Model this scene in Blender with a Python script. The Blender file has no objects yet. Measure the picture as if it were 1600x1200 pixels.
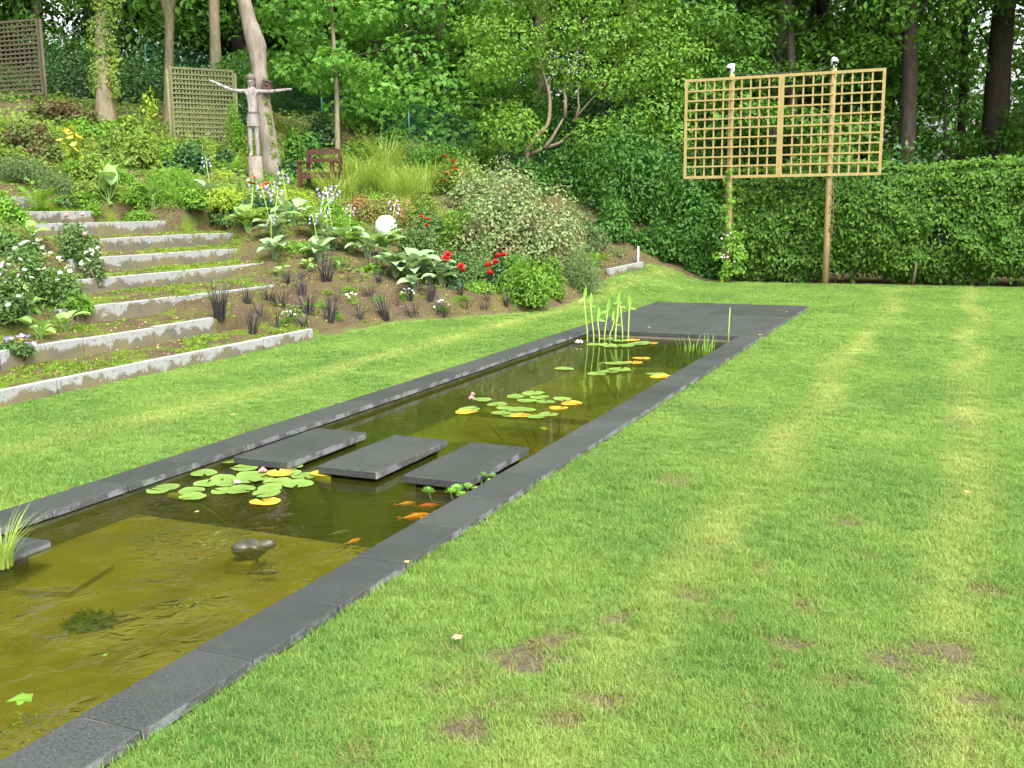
import bpy, bmesh, math, random
import numpy as np
from mathutils import Vector, Matrix

random.seed(7)
RNG = np.random.default_rng(11)
SC = bpy.context.scene
COL = SC.collection

# ------------------------------------------------------------------ camera, light, exposure
CAM_H = 1.6
CAM_F = 1607.108                       # focal length in pixels of a 1600 px wide picture
CAM_R = np.array([[0.91428682, -0.06007174, 0.40058831],
                  [0.40493591, 0.16074219, -0.90010491],
                  [-0.01032058, 0.98516665, 0.17128967]])
cam_data = bpy.data.cameras.new("camera")
cam_data.sensor_width = 36.0
cam_data.lens = 36.0 * CAM_F / 1600.0
cam_data.clip_start = 0.05
cam_data.clip_end = 600.0
cam = bpy.data.objects.new("camera", cam_data)
m4 = Matrix.Identity(4)
for i in range(3):
    for j in range(3):
        m4[i][j] = CAM_R[i][j]
m4.translation = (0, 0, CAM_H)
cam.matrix_world = m4
COL.objects.link(cam)
SC.camera = cam

SUN_EL, SUN_AZ = math.radians(54), math.radians(128)     # azimuth clockwise from +Y
world = bpy.data.worlds.new("World")
SC.world = world
world.use_nodes = True
wn = world.node_tree.nodes
wl = world.node_tree.links
bg = wn["Background"]
sky = wn.new("ShaderNodeTexSky")
sky.sky_type = 'NISHITA'
sky.sun_disc = False
sky.sun_elevation = SUN_EL
sky.sun_rotation = SUN_AZ
sky.air_density = 1.2
sky.dust_density = 6.0
sky.ozone_density = 1.0
hs = wn.new("ShaderNodeHueSaturation")
hs.inputs["Saturation"].default_value = 0.2
wl.new(sky.outputs[0], hs.inputs["Color"])
wl.new(hs.outputs[0], bg.inputs["Color"])
bg.inputs["Strength"].default_value = 0.15

sun_d = bpy.data.lights.new("sun", 'SUN')
sun_d.energy = 1.1
sun_d.angle = math.radians(24)
sun_d.color = (1.0, 0.95, 0.85)
sun = bpy.data.objects.new("sun", sun_d)
COL.objects.link(sun)
sdir = Vector((math.sin(SUN_AZ) * math.cos(SUN_EL), math.cos(SUN_AZ) * math.cos(SUN_EL), math.sin(SUN_EL)))
sun.rotation_euler = sdir.to_track_quat('Z', 'Y').to_euler()

SC.view_settings.view_transform = 'Standard'
SC.view_settings.look = 'None'
SC.view_settings.exposure = 1.82
SC.view_settings.gamma = 1.0
SC.view_settings.use_curve_mapping = False
SC.render.engine = 'CYCLES'
SC.cycles.max_bounces = 8
SC.cycles.transparent_max_bounces = 12
SC.cycles.diffuse_bounces = 3
SC.cycles.glossy_bounces = 3
SC.cycles.transmission_bounces = 4
SC.cycles.use_denoising = True
SC.cycles.caustics_reflective = False
SC.cycles.caustics_refractive = False


# ------------------------------------------------------------------ numeric helpers
def sstep(a, b, x):
    t = np.clip((np.asarray(x, float) - a) / (b - a), 0, 1)
    return t * t * (3 - 2 * t)


def _hash(ix, iy, s):
    h = (ix * 374761393 + iy * 668265263 + s * 974711) & 0xffffffff
    h = ((h ^ (h >> 13)) * 1274126177) & 0xffffffff
    return ((h ^ (h >> 16)) & 0xffff) / 65535.0


def vnoise(x, y, s=0):
    x = np.asarray(x, float); y = np.asarray(y, float)
    ix = np.floor(x).astype(np.int64); iy = np.floor(y).astype(np.int64)
    fx = x - ix; fy = y - iy
    fx = fx * fx * (3 - 2 * fx); fy = fy * fy * (3 - 2 * fy)
    a = _hash(ix, iy, s); b = _hash(ix + 1, iy, s); c = _hash(ix, iy + 1, s); d = _hash(ix + 1, iy + 1, s)
    return (a * (1 - fx) + b * fx) * (1 - fy) + (c * (1 - fx) + d * fx) * fy


def fbm(x, y, s=0, o=3):
    r = 0; a = .5; t = 0
    x = np.asarray(x, float); y = np.asarray(y, float)
    for k in range(o):
        r = r + a * vnoise(x * 2 ** k, y * 2 ** k, s + k * 17); t += a; a *= .5
    return r / t


def norm(v):
    return v / np.maximum(np.linalg.norm(v, axis=-1, keepdims=True), 1e-9)


# ------------------------------------------------------------------ the terrain
LAWN_Z = -0.045
KX = [-7.5, -8.25, -9.0, -9.9, -10.7, -11.5, -12.3, -13.1, -13.9]
KZ = [.10, .31, .53, .765, .965, 1.19, 1.40, 1.575, 1.81]
KY0 = [3.0, 4.2, 8.2, 9.0, 10.0, 10.7, 10.9, 10.6, 9.6]
KY1 = [10.7, 9.75, 11.95, 13.1, 14.1, 14.6, 13.5, 12.75, 12.3]


def edge_x(y):
    return np.interp(y, [-20, 10.7, 12.7, 14.0, 14.8, 15.6, 17.2, 18.5, 20.8, 22, 60],
                     [-7.5, -7.5, -7.45, -6.5, -6.1, -6.0, -6.1, -6.3, -6.35, -6.2, -5.5])


def tz(x, y, stairs=True):
    x = np.asarray(x, float); y = np.asarray(y, float)
    bump = .32 * sstep(-4.9, -6.4, x) * sstep(16.3, 20.0, y) * (1 - sstep(24, 32, y))
    d = np.maximum(edge_x(y) - x, 0)
    hill = .12 * sstep(0, .35, d) + .267 * np.minimum(d, 14.6) + .03 * np.clip(d - 14.6, 0, 40)
    back = .2 * np.clip(y - 21, 0, 9) * sstep(-4.5, -8.5, x) * sstep(-22.5, -15.5, x)
    z = LAWN_Z + bump + hill * 1.0 + back
    rough = sstep(.1, .6, d)
    z = z + rough * .07 * (fbm(x * 1.3, y * 1.3, 3) - .5) * 2 + (1 - rough) * .012 * (fbm(x * .8, y * .8, 9) - .5)
    z = z + rough * .035 * (fbm(x * 6.5, y * 6.5, 23, 3) - .5)
    if stairs:
        for k in range(9):
            xf = KX[k]
            xb = KX[k + 1] if k < 8 else KX[k] - .75
            zf = KZ[k] - .015
            zb = (KZ[k + 1] if k < 8 else KZ[k] + .2) - .185
            y0, y1 = KY0[k], KY1[k]
            w = sstep(y0 - .25, y0 + .05, y) * (1 - sstep(y1 - .05, y1 + .35, y))
            inside = (x <= xf - .0) & (x > xb)
            t = np.clip((xf - x) / (xf - xb), 0, 1)
            zt = zf + (zb - zf) * t + .03 * (fbm(x * 3, y * 3, 5) - .5)
            z = np.where(inside, z * (1 - w) + zt * w, z)
    return z


def ray_dir(px, py):
    d = CAM_R @ np.array([px - 800.0, -(py - 600.0), -CAM_F])
    return d / np.linalg.norm(d)


_TS = np.concatenate([np.arange(1.5, 30, .015), np.arange(30, 90, .05)])


def hit(px, py):
    """The point of the terrain seen at a spot of the photograph."""
    d = ray_dir(px, py)
    P = np.array([0, 0, CAM_H]) + _TS[:, None] * d
    below = P[:, 2] < tz(P[:, 0], P[:, 1])
    i = int(np.argmax(below)) if below.any() else len(_TS) - 1
    p = P[i].copy()
    p[2] = float(tz(p[0], p[1]))
    return p


def on_level(px, py, z):
    d = ray_dir(px, py)
    return np.array([0, 0, CAM_H]) + d * ((z - CAM_H) / d[2])


def at_depth(px, py, dep):
    v = np.array([(px - 800.0) / CAM_F, -(py - 600.0) / CAM_F, -1.0]) * dep
    return np.array([0, 0, CAM_H]) + CAM_R @ v


def depth(p):
    return float(-(CAM_R.T @ (np.asarray(p, float) - [0, 0, CAM_H]))[2])


# ------------------------------------------------------------------ mesh helpers
def mesh_np(name, verts, faces, tint=None, smooth=True, mats=(), fmat=None, attrs=None):
    """verts (N,3); faces: list of (F,k) integer arrays."""
    me = bpy.data.meshes.new(name)
    verts = np.ascontiguousarray(verts, dtype=np.float32)
    if not isinstance(faces, (list, tuple)):
        faces = [faces]
    faces = [np.asarray(f, dtype=np.int32) for f in faces if len(f)]
    me.vertices.add(len(verts))
    me.vertices.foreach_set("co", verts.ravel())
    if faces:
        loops = np.concatenate([f.ravel() for f in faces])
        starts = []; off = 0
        for f in faces:
            starts.append(off + np.arange(len(f)) * f.shape[1]); off += f.size
        starts = np.concatenate(starts).astype(np.int32)
        me.loops.add(len(loops))
        me.loops.foreach_set("vertex_index", loops)
        me.polygons.add(len(starts))
        me.polygons.foreach_set("loop_start", starts)
        me.polygons.foreach_set("use_smooth", np.full(len(starts), smooth, dtype=bool))
        if fmat is not None:
            me.polygons.foreach_set("material_index", np.asarray(fmat, dtype=np.int32))
    if tint is not None:
        a = me.attributes.new("tint", 'FLOAT', 'POINT')
        a.data.foreach_set("value", np.ascontiguousarray(tint, dtype=np.float32))
    for k, (typ, arr) in (attrs or {}).items():
        a = me.attributes.new(k, typ, 'POINT')
        arr = np.ascontiguousarray(arr)
        a.data.foreach_set("vector" if typ == 'FLOAT_VECTOR' else "value", arr.ravel())
    for m in mats:
        me.materials.append(m)
    me.update(calc_edges=True)
    return me


def obj(name, me, mat=None, parent=None, loc=None, rot=None, scale=None):
    o = bpy.data.objects.new(name, me)
    COL.objects.link(o)
    if mat is not None and me is not None and not len(me.materials):
        me.materials.append(mat)
    if parent is not None:
        o.parent = parent
    if loc is not None:
        o.location = [float(v) for v in loc]
    if rot is not None:
        o.rotation_euler = rot
    if scale is not None:
        o.scale = scale if hasattr(scale, '__len__') else (scale,) * 3
    return o


def tag(o, label, cat, group=None, kind=None):
    if label: o["label"] = label
    if cat: o["category"] = cat
    if group: o["group"] = group
    if kind: o["kind"] = kind
    return o


def thing(name, label, cat, loc=(0, 0, 0), rotz=0, group=None, scale=None):
    return tag(obj(name, None, None, None, loc, (0, 0, rotz), scale), label, cat, group)


class MB:
    """Collects shapes into one mesh."""
    def __init__(self):
        self.v = []; self.f = {}; self.n = 0; self.t = []; self.fm = {}

    def add(self, v, faces, tint=None, mi=0):
        v = np.asarray(v, float)
        if not isinstance(faces, (list, tuple)):
            faces = [faces]
        for f in faces:
            f = np.asarray(f, dtype=np.int32)
            if f.ndim == 1: f = f[None]
            self.f.setdefault(f.shape[1], []).append(f + self.n)
            self.fm.setdefault(f.shape[1], []).append(np.full(len(f), mi))
        self.v.append(v); self.n += len(v)
        self.t.append(np.full(len(v), .5) if tint is None else np.broadcast_to(np.asarray(tint, float), (len(v),)))
        return self

    def box(self, c, s, rz=0, ry=0, rx=0, tint=None, mi=0):
        q = np.array([[-1, -1, -1], [1, -1, -1], [1, 1, -1], [-1, 1, -1], [-1, -1, 1], [1, -1, 1], [1, 1, 1], [-1, 1, 1]]) * np.array(s) / 2
        M = np.array(Matrix.Rotation(rz, 3, 'Z') @ Matrix.Rotation(ry, 3, 'Y') @ Matrix.Rotation(rx, 3, 'X'))
        q = q @ M.T + np.array(c)
        return self.add(q, [np.array([[0, 3, 2, 1], [4, 5, 6, 7], [0, 1, 5, 4], [1, 2, 6, 5], [2, 3, 7, 6], [3, 0, 4, 7]])], tint, mi)

    def tube(self, pts, rad, n=8, jit=0, tint=None, mi=0, cap=True, squash=None):
        pts = np.asarray(pts, float); m = len(pts)
        rad = np.broadcast_to(np.asarray(rad, float), (m,))
        tan = norm(np.gradient(pts, axis=0))
        up = np.array([0, 0, 1.0]) if abs(tan[0][2]) < .9 else np.array([0, 1.0, 0])
        a = norm(np.cross(up, tan[0])[None])[0]
        V = []
        for i in range(m):
            a = a - tan[i] * (a @ tan[i]); a /= np.linalg.norm(a)
            b = np.cross(tan[i], a)
            th = np.arange(n) * 2 * np.pi / n
            r = rad[i] * (1 + jit * (RNG.random(n) - .5))
            sq = 1 if squash is None else squash
            V.append(pts[i] + (np.cos(th) * r)[:, None] * a + (np.sin(th) * r * sq)[:, None] * b)
        V = np.concatenate(V)
        F = []
        for i in range(m - 1):
            for k in range(n):
                F.append([i * n + k, i * n + (k + 1) % n, (i + 1) * n + (k + 1) % n, (i + 1) * n + k])
        fs = [np.array(F)]
        if cap:
            fs.append(np.array([list(range(n))[::-1], [(m - 1) * n + k for k in range(n)]]))
        return self.add(V, fs, tint, mi)

    def sphere(self, c, r, n=12, m=8, tint=None, mi=0):
        r = np.broadcast_to(np.asarray(r, float), (3,))
        V = []; F = []; T = []
        for i in range(m + 1):
            ph = np.pi * i / m
            for k in range(n):
                th = 2 * np.pi * k / n
                V.append([math.sin(ph) * math.cos(th), math.sin(ph) * math.sin(th), math.cos(ph)])
        for i in range(m):
            for k in range(n):
                q = [i * n + k, (i + 1) * n + k, (i + 1) * n + (k + 1) % n, i * n + (k + 1) % n]
                F.append(q)
        return self.add(np.array(V) * r + np.array(c), [np.array(F)], tint, mi)

    def mesh(self, name, mats=(), smooth=True):
        ks = sorted(self.f)
        fs = [np.concatenate(self.f[k]) for k in ks]
        fm = np.concatenate([np.concatenate(self.fm[k]) for k in ks]) if ks else None
        return mesh_np(name, np.concatenate(self.v), fs, np.concatenate(self.t), smooth, mats, fm)


def bevel_box(name, size, bev=.005, mats=(), side_mat=None, top_only=True, jitter=0, seg=1):
    """A slab with chamfered edges; origin in the middle of its top face."""
    bm = bmesh.new()
    bmesh.ops.create_cube(bm, size=1)
    for v in bm.verts:
        v.co.x *= size[0]; v.co.y *= size[1]; v.co.z = (v.co.z - .5) * size[2]
        if jitter:
            v.co.x += random.uniform(-jitter, jitter); v.co.y += random.uniform(-jitter, jitter)
            v.co.z += random.uniform(-jitter, jitter) * .5
    bmesh.ops.bevel(bm, geom=list(bm.edges), offset=bev, segments=seg, affect='EDGES', profile=.5)
    if side_mat is not None:
        for f in bm.faces:
            if f.normal.z < .5 and abs(f.normal.x) > .6: f.material_index = side_mat
    me = bpy.data.meshes.new(name)
    bm.to_mesh(me); bm.free()
    for m in mats: me.materials.append(m)
    return me


# ------------------------------------------------------------------ leaf clouds
LEAF = {
    'd': (np.array([[0, 0, 0], [.5, .28, .07], [1, 0, -.06], [.5, -.28, .07]]), [np.array([[0, 2, 1], [0, 3, 2]])]),
    'n': (np.array([[0, 0, 0], [.45, .13, .03], [1, 0, -.12], [.45, -.13, .03]]), [np.array([[0, 2, 1], [0, 3, 2]])]),
    'o': (np.array([[0, 0, 0], [.3, .26, .06], [.7, .23, .02], [1, 0, -.12], [.7, -.23, .02], [.3, -.26, .06]]),
          [np.array([[0, 3, 2, 1], [0, 5, 4, 3]])]),
    'm': (np.array([[0, 0, 0], [-.02, .3, .0], [.22, .26, .03], [.45, .55, -.06], [.55, .24, .03], [1, 0, -.1],
                    [.55, -.24, .03], [.45, -.55, -.06], [.22, -.26, .03], [-.02, -.3, 0]]),
          [np.array([[0, 2, 1], [0, 4, 2], [2, 4, 3], [0, 5, 4], [0, 6, 5], [0, 8, 6], [6, 8, 7], [0, 9, 8]])]),
}


def leaves(P, N, size, tpl='d', droop=.3, spread=.5, rng=RNG):
    """Leaf blades at points P facing about N -> (verts, faces, tint)."""
    V0, F0 = LEAF[tpl]
    n = len(P)
    N = norm(N + rng.normal(0, spread, (n, 3)))
    T = rng.normal(0, 1, (n, 3)); T[:, 2] -= droop * 1.5
    T = T - N * (T * N).sum(1, keepdims=True); T = norm(T)
    B = np.cross(N, T)
    s = np.broadcast_to(np.asarray(size, float), (n,)) * rng.uniform(.65, 1.25, n)
    V = P[:, None, :] + s[:, None, None] * (V0[None, :, 0, None] * T[:, None] + V0[None, :, 1, None] * B[:, None] + V0[None, :, 2, None] * N[:, None])
    k = len(V0)
    off = (np.arange(n) * k)[:, None, None]
    F = [(f[None] + off).reshape(-1, f.shape[1]) for f in F0]
    t = np.repeat(np.clip(rng.normal(.5, .22, n), 0, 1), k)
    return V.reshape(-1, 3), F, t


def lump_points(C, R, n, shell=.6, up=.5, rng=RNG, zmin=None):
    """Points in the outer parts of ellipsoid lumps; normals outward and up."""
    C = np.asarray(C, float); R = np.asarray(R, float)
    w = (R[:, 0] * R[:, 2]) ** 1.0
    idx = rng.choice(len(C), n, p=w / w.sum())
    D = norm(rng.normal(0, 1, (n, 3)))
    rr = shell + (1 - shell) * rng.random(n) ** .7
    P = C[idx] + D * R[idx] * rr[:, None]
    N = norm(D / R[idx] * R[idx].mean(1, keepdims=True) + np.array([0, 0, up]))
    if zmin is not None:
        k = P[:, 2] > zmin
        P, N = P[k], N[k]
    return P, N


def dome_lumps(rx, ry, h, nl, rng, lump=.42, low=.15):
    C = []; R = []
    for i in range(nl):
        d = norm(rng.normal(0, 1, 3)[None])[0]; d[2] = abs(d[2])
        q = rng.uniform(.35, .75)
        C.append([d[0] * rx * q, d[1] * ry * q, max(low * h, d[2] * h * q * .95)])
        l = rng.uniform(.7, 1.2) * lump
        R.append([rx * l, ry * l, h * l * .8])
    return np.array(C), np.array(R)


def bush_mesh(name, rx, ry, h, n, leaf, tpl='d', nl=14, seed=1, lump=.42, up=.6, droop=.3, spread=.5, shell=.55):
    rng = np.random.default_rng(seed)
    C, R = dome_lumps(rx, ry, h, nl, rng, lump)
    P, N = lump_points(C, R, n, shell, up, rng, .01)
    # loose sprigs break the outline
    k = max(n // 14, 4)
    Ps, Ns = lump_points(C, R * 1.22, k, .9, up, rng, .02)
    P = np.concatenate([P, Ps]); N = np.concatenate([N, Ns])
    V, F, t = leaves(P, N, leaf, tpl, droop, spread, rng)
    return mesh_np(name, V, F, t, False), C, R


def stem_mesh(name, C, r=.012, base_r=.12, seed=0, n=7):
    rng = np.random.default_rng(seed)
    mb = MB()
    for c in C[:n]:
        b = np.array([rng.normal(0, base_r * .5), rng.normal(0, base_r * .5), -.06])
        mid = (b + c) / 2 + rng.normal(0, .05, 3)
        mb.tube([b, mid, c], [r, r * .8, r * .35], 5)
    return mb.mesh(name)


# ------------------------------------------------------------------ materials
def nt(name):
    m = bpy.data.materials.new(name)
    m.use_nodes = True
    t = m.node_tree
    p = t.nodes["Principled BSDF"]
    return m, t.nodes, t.links, p


def mixc(nodes, links, fac, a, b, blend='MIX'):
    x = nodes.new("ShaderNodeMix"); x.data_type = 'RGBA'; x.blend_type = blend
    for sock, v in ((x.inputs[0], fac), (x.inputs[6], a), (x.inputs[7], b)):
        if hasattr(v, 'links'): links.new(v, sock)
        elif isinstance(v, (int, float)): sock.default_value = v
        else: sock.default_value = (*v, 1)
    return x.outputs[2]


def noise(nodes, links, scale, detail=4, rough=.55, vec=None, dist=0):
    n = nodes.new("ShaderNodeTexNoise")
    n.inputs["Scale"].default_value = scale; n.inputs["Detail"].default_value = detail
    n.inputs["Roughness"].default_value = rough; n.inputs["Distortion"].default_value = dist
    if vec is not None: links.new(vec, n.inputs["Vector"])
    return n.outputs["Fac"]


def ramp(nodes, links, fac, stops):
    r = nodes.new("ShaderNodeValToRGB")
    e = r.color_ramp.elements
    while len(e) < len(stops): e.new(.5)
    for i, (p, c) in enumerate(stops):
        e[i].position = p
        e[i].color = (c, c, c, 1) if isinstance(c, (int, float)) else (*c, 1)
    links.new(fac, r.inputs[0])
    return r.outputs[0]


def math_n(nodes, links, op, a, b=None, c=None, clamp=False):
    n = nodes.new("ShaderNodeMath"); n.operation = op; n.use_clamp = clamp
    for i, v in enumerate((a, b, c)):
        if v is None: continue
        if hasattr(v, 'links'): links.new(v, n.inputs[i])
        else: n.inputs[i].default_value = v
    return n.outputs[0]


def world_pos(nodes):
    return nodes.new("ShaderNodeNewGeometry").outputs["Position"]


def bump(nodes, links, p, h, strength=.3, dist=.02):
    b = nodes.new("ShaderNodeBump")
    b.inputs["Strength"].default_value = strength; b.inputs["Distance"].default_value = dist
    links.new(h, b.inputs["Height"]); links.new(b.outputs[0], p.inputs["Normal"])


def leaf_mat(name, dark, light, trans=.35, rough=.45, spec=.4, patch=None, patch_scale=1.2, obj_var=.15):
    """Leaf: every leaf has its own shade between two greens, light passes through."""
    m, N, L, p = nt(name)
    at = N.new("ShaderNodeAttribute"); at.attribute_name = "tint"
    col = mixc(N, L, at.outputs["Fac"], dark, light)
    if patch:
        f = ramp(N, L, noise(N, L, patch_scale, 2, .5, world_pos(N)), [(.45, 0), (.65, 1)])
        col = mixc(N, L, f, col, patch)
    oi = N.new("ShaderNodeObjectInfo")
    h = N.new("ShaderNodeHueSaturation")
    L.new(col, h.inputs["Color"])
    L.new(math_n(N, L, 'MULTIPLY_ADD', oi.outputs["Random"], obj_var * 2, 1 - obj_var), h.inputs["Value"])
    col = h.outputs[0]
    L.new(col, p.inputs["Base Color"])
    p.inputs["Roughness"].default_value = rough
    p.inputs["Specular IOR Level"].default_value = spec
    tr = N.new("ShaderNodeBsdfTranslucent")
    tc = mixc(N, L, .45, col, (light[0] * 1.5, light[1] * 1.35, light[2] * .6))
    L.new(tc, tr.inputs["Color"])
    mx = N.new("ShaderNodeMixShader"); mx.inputs[0].default_value = trans
    L.new(p.outputs[0], mx.inputs[1]); L.new(tr.outputs[0], mx.inputs[2])
    L.new(mx.outputs[0], N["Material Output"].inputs["Surface"])
    return m


def plain_mat(name, c1, c2, scale=8, rough=.7, spec=.3, bmp=.2, bscale=None, stretch=None, detail=5):
    m, N, L, p = nt(name)
    tc = N.new("ShaderNodeTexCoord").outputs["Object"]
    if stretch:
        mp = N.new("ShaderNodeMapping"); mp.inputs["Scale"].default_value = stretch
        L.new(tc, mp.inputs["Vector"]); tc = mp.outputs[0]
    n = noise(N, L, scale, detail, .6, tc)
    L.new(mixc(N, L, ramp(N, L, n, [(.3, 0), (.7, 1)]), c1, c2), p.inputs["Base Color"])
    p.inputs["Roughness"].default_value = rough
    p.inputs["Specular IOR Level"].default_value = spec
    if bmp:
        bump(N, L, p, noise(N, L, bscale or scale * 4, 4, .6, tc), bmp, .01)
    return m


def bark_mat(name, c1, c2, moss=None, scale=6):
    m, N, L, p = nt(name)
    tc = N.new("ShaderNodeTexCoord").outputs["Object"]
    mp = N.new("ShaderNodeMapping"); mp.inputs["Scale"].default_value = (1, 1, .22)
    L.new(tc, mp.inputs["Vector"])
    n = noise(N, L, scale * 2, 6, .65, mp.outputs[0], .6)
    col = mixc(N, L, ramp(N, L, n, [(.35, 0), (.65, 1)]), c1, c2)
    n2 = noise(N, L, 1.3, 4, .6, tc)
    col = mixc(N, L, ramp(N, L, n2, [(.5, 0), (.7, .8)]), col, moss or (c1[0] * .6, c1[1] * .75, c1[2] * .5))
    L.new(col, p.inputs["Base Color"])
    p.inputs["Roughness"].default_value = .85
    p.inputs["Specular IOR Level"].default_value = .2
    bump(N, L, p, n, .6, .03)
    return m


M = {}
M['beech'] = leaf_mat('beech_leaf', (.04, .13, .012), (.13, .29, .035), .38, .5, .3)
M['hornbeam'] = leaf_mat('hornbeam_leaf', (.036, .115, .011), (.125, .27, .03), .38, .5, .25, (.07, .17, .025), .7)
M['laurel'] = leaf_mat('laurel_leaf', (.026, .095, .012), (.075, .205, .024), .3, .45, .3)
M['maple'] = leaf_mat('maple_leaf', (.045, .15, .016), (.15, .33, .045), .42, .5, .3)
M['willow'] = leaf_mat('pale_shrub_leaf', (.06, .16, .016), (.18, .33, .042), .42, .5, .3)
M['forest'] = leaf_mat('forest_leaf', (.032, .105, .011), (.105, .245, .03), .42, .5, .3)
M['variegated'] = leaf_mat('variegated_leaf', (.085, .16, .04), (.29, .36, .16), .25, .5, .3, (.19, .19, .09), 2.2)
M['fresh'] = leaf_mat('fresh_leaf', (.08, .20, .02), (.20, .37, .04), .4, .5, .3)
M['lime'] = leaf_mat('lime_leaf', (.17, .30, .02), (.38, .50, .06), .4, .5, .3)
M['olive'] = leaf_mat('olive_leaf', (.075, .15, .02), (.19, .30, .045), .38, .55, .3, (.21, .29, .04), 1.7)
M['undergrowth'] = leaf_mat('undergrowth_leaf', (.06, .14, .018), (.17, .30, .04), .38, .55, .25, (.16, .17, .04), 1.1)
M['straw'] = leaf_mat('dry_straw', (.12, .16, .035), (.34, .27, .12), .3, .6, .2)
M['newgrowth'] = leaf_mat('new_hedge_leaf', (.06, .15, .014), (.17, .32, .04), .42, .5, .25)
M['greygreen'] = leaf_mat('grey_green_leaf', (.06, .12, .04), (.17, .25, .09), .3, .55, .25)
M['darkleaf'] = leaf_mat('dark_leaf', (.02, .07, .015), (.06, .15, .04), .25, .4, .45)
M['roseleaf'] = leaf_mat('rose_leaf', (.04, .10, .02), (.12, .22, .05), .3, .4, .4)
M['brownleaf'] = leaf_mat('brown_green_leaf', (.07, .08, .02), (.13, .19, .04), .25, .55, .3, (.10, .06, .03), 2.5)
M['rust'] = leaf_mat('rusty_leaf', (.10, .14, .03), (.24, .25, .06), .3, .5, .3, (.30, .13, .06), 2.8)
M['grassblade'] = leaf_mat('tall_grass_blade', (.16, .27, .03), (.36, .46, .11), .4, .5, .3)
M['blackgrass'] = leaf_mat('black_grass_blade', (.012, .010, .012), (.05, .045, .055), .05, .4, .45)
M['hosta'] = leaf_mat('blue_green_hosta_leaf', (.16, .28, .12), (.30, .42, .22), .25, .5, .35)
M['hostagreen'] = leaf_mat('green_hosta_leaf', (.14, .28, .06), (.26, .42, .12), .3, .5, .35)
M['pad'] = leaf_mat('green_lily_pad', (.11, .20, .035), (.20, .30, .065), .1, .35, .45, obj_var=.12)
M['padyellow'] = leaf_mat('yellow_lily_pad', (.42, .34, .03), (.62, .46, .05), .1, .35, .5, (.35, .14, .02), 9)
M['aquatic'] = leaf_mat('bright_water_plant', (.16, .36, .05), (.30, .52, .10), .3, .45, .3)
M['weed'] = leaf_mat('water_weed_strand', (.03, .08, .006), (.07, .14, .012), .1, .6, .2)
M['redflower'] = plain_mat('red_petal', (.50, .01, .015), (.65, .03, .03), 30, .5, .3, 0)
M['orangeflower'] = plain_mat('orange_red_petal', (.50, .07, .03), (.6, .13, .05), 30, .5, .3, 0)
M['pinkflower'] = plain_mat('pink_petal', (.75, .38, .42), (.85, .55, .56), 30, .5, .3, 0)
M['whiteflower'] = plain_mat('white_petal', (.75, .75, .70), (.85, .83, .78), 30, .5, .3, 0)
M['lilacflower'] = plain_mat('lilac_petal', (.36, .28, .60), (.55, .47, .74), 30, .5, .3, 0)
M['yellowflower'] = plain_mat('yellow_petal', (.55, .50, .06), (.7, .62, .12), 30, .5, .3, 0)
M['stem'] = plain_mat('green_brown_stem', (.10, .12, .04), (.16, .13, .06), 12, .7, .2, 0)
M['twig'] = plain_mat('brown_twig', (.10, .075, .045), (.17, .13, .08), 12, .8, .2, .3)
M['greenstalk'] = plain_mat('pale_green_stalk', (.22, .36, .06), (.32, .46, .10), 12, .5, .3, 0)
M['bark_grey'] = bark_mat('grey_bark', (.11, .10, .062), (.20, .18, .12), (.08, .11, .03))
M['bark_pale'] = bark_mat('pale_smooth_bark', (.12, .10, .078), (.21, .18, .15), (.08, .08, .045), 4)
M['bark_dark'] = bark_mat('dark_bark', (.03, .024, .018), (.06, .05, .036), (.03, .036, .015))
M['bark_tan'] = bark_mat('tan_bark', (.11, .092, .055), (.19, .165, .105), (.08, .10, .035))
M['basalt'] = None


def basalt():
    m, N, L, p = nt('dark_basalt')
    pos = world_pos(N)
    sp = noise(N, L, 95, 4, .8, pos)
    big = noise(N, L, 2.2, 4, .6, pos)
    oi = N.new("ShaderNodeObjectInfo")
    c = mixc(N, L, ramp(N, L, sp, [(.40, 0), (.66, 1)]), (.017, .019, .0185), (.075, .081, .080))
    c = mixc(N, L, ramp(N, L, big, [(.35, 0), (.7, .6)]), c, (.052, .055, .053))
    c = mixc(N, L, math_n(N, L, 'MULTIPLY', oi.outputs["Random"], .6), c, (.022, .025, .025))
    lic = ramp(N, L, noise(N, L, 34, 5, .75, pos), [(.66, 0), (.70, .5)])
    c = mixc(N, L, lic, c, (.11, .115, .105))
    stn = ramp(N, L, noise(N, L, 6, 5, .7, pos), [(.52, 0), (.66, .45)])
    c = mixc(N, L, stn, c, (.05, .055, .042))
    L.new(c, p.inputs["Base Color"])
    L.new(ramp(N, L, big, [(.3, .42), (.7, .62)]), p.inputs["Roughness"])
    p.inputs["Specular IOR Level"].default_value = .3
    bump(N, L, p, sp, .25, .004)
    return m


def basalt_edge():
    m, N, L, p = nt('worn_basalt_edge')
    pos = world_pos(N)
    a = noise(N, L, 5, 5, .7, pos)
    b = noise(N, L, 90, 3, .6, pos)
    c = mixc(N, L, ramp(N, L, a, [(.46, 0), (.56, 1)]), (.035, .038, .038), (.14, .15, .155))
    c = mixc(N, L, ramp(N, L, b, [(.4, 0), (.6, .4)]), c, (.10, .10, .10))
    L.new(c, p.inputs["Base Color"])
    p.inputs["Roughness"].default_value = .6
    bump(N, L, p, b, .3, .004)
    return m


M['basalt'] = basalt()
M['basalt_edge'] = basalt_edge()


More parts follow.
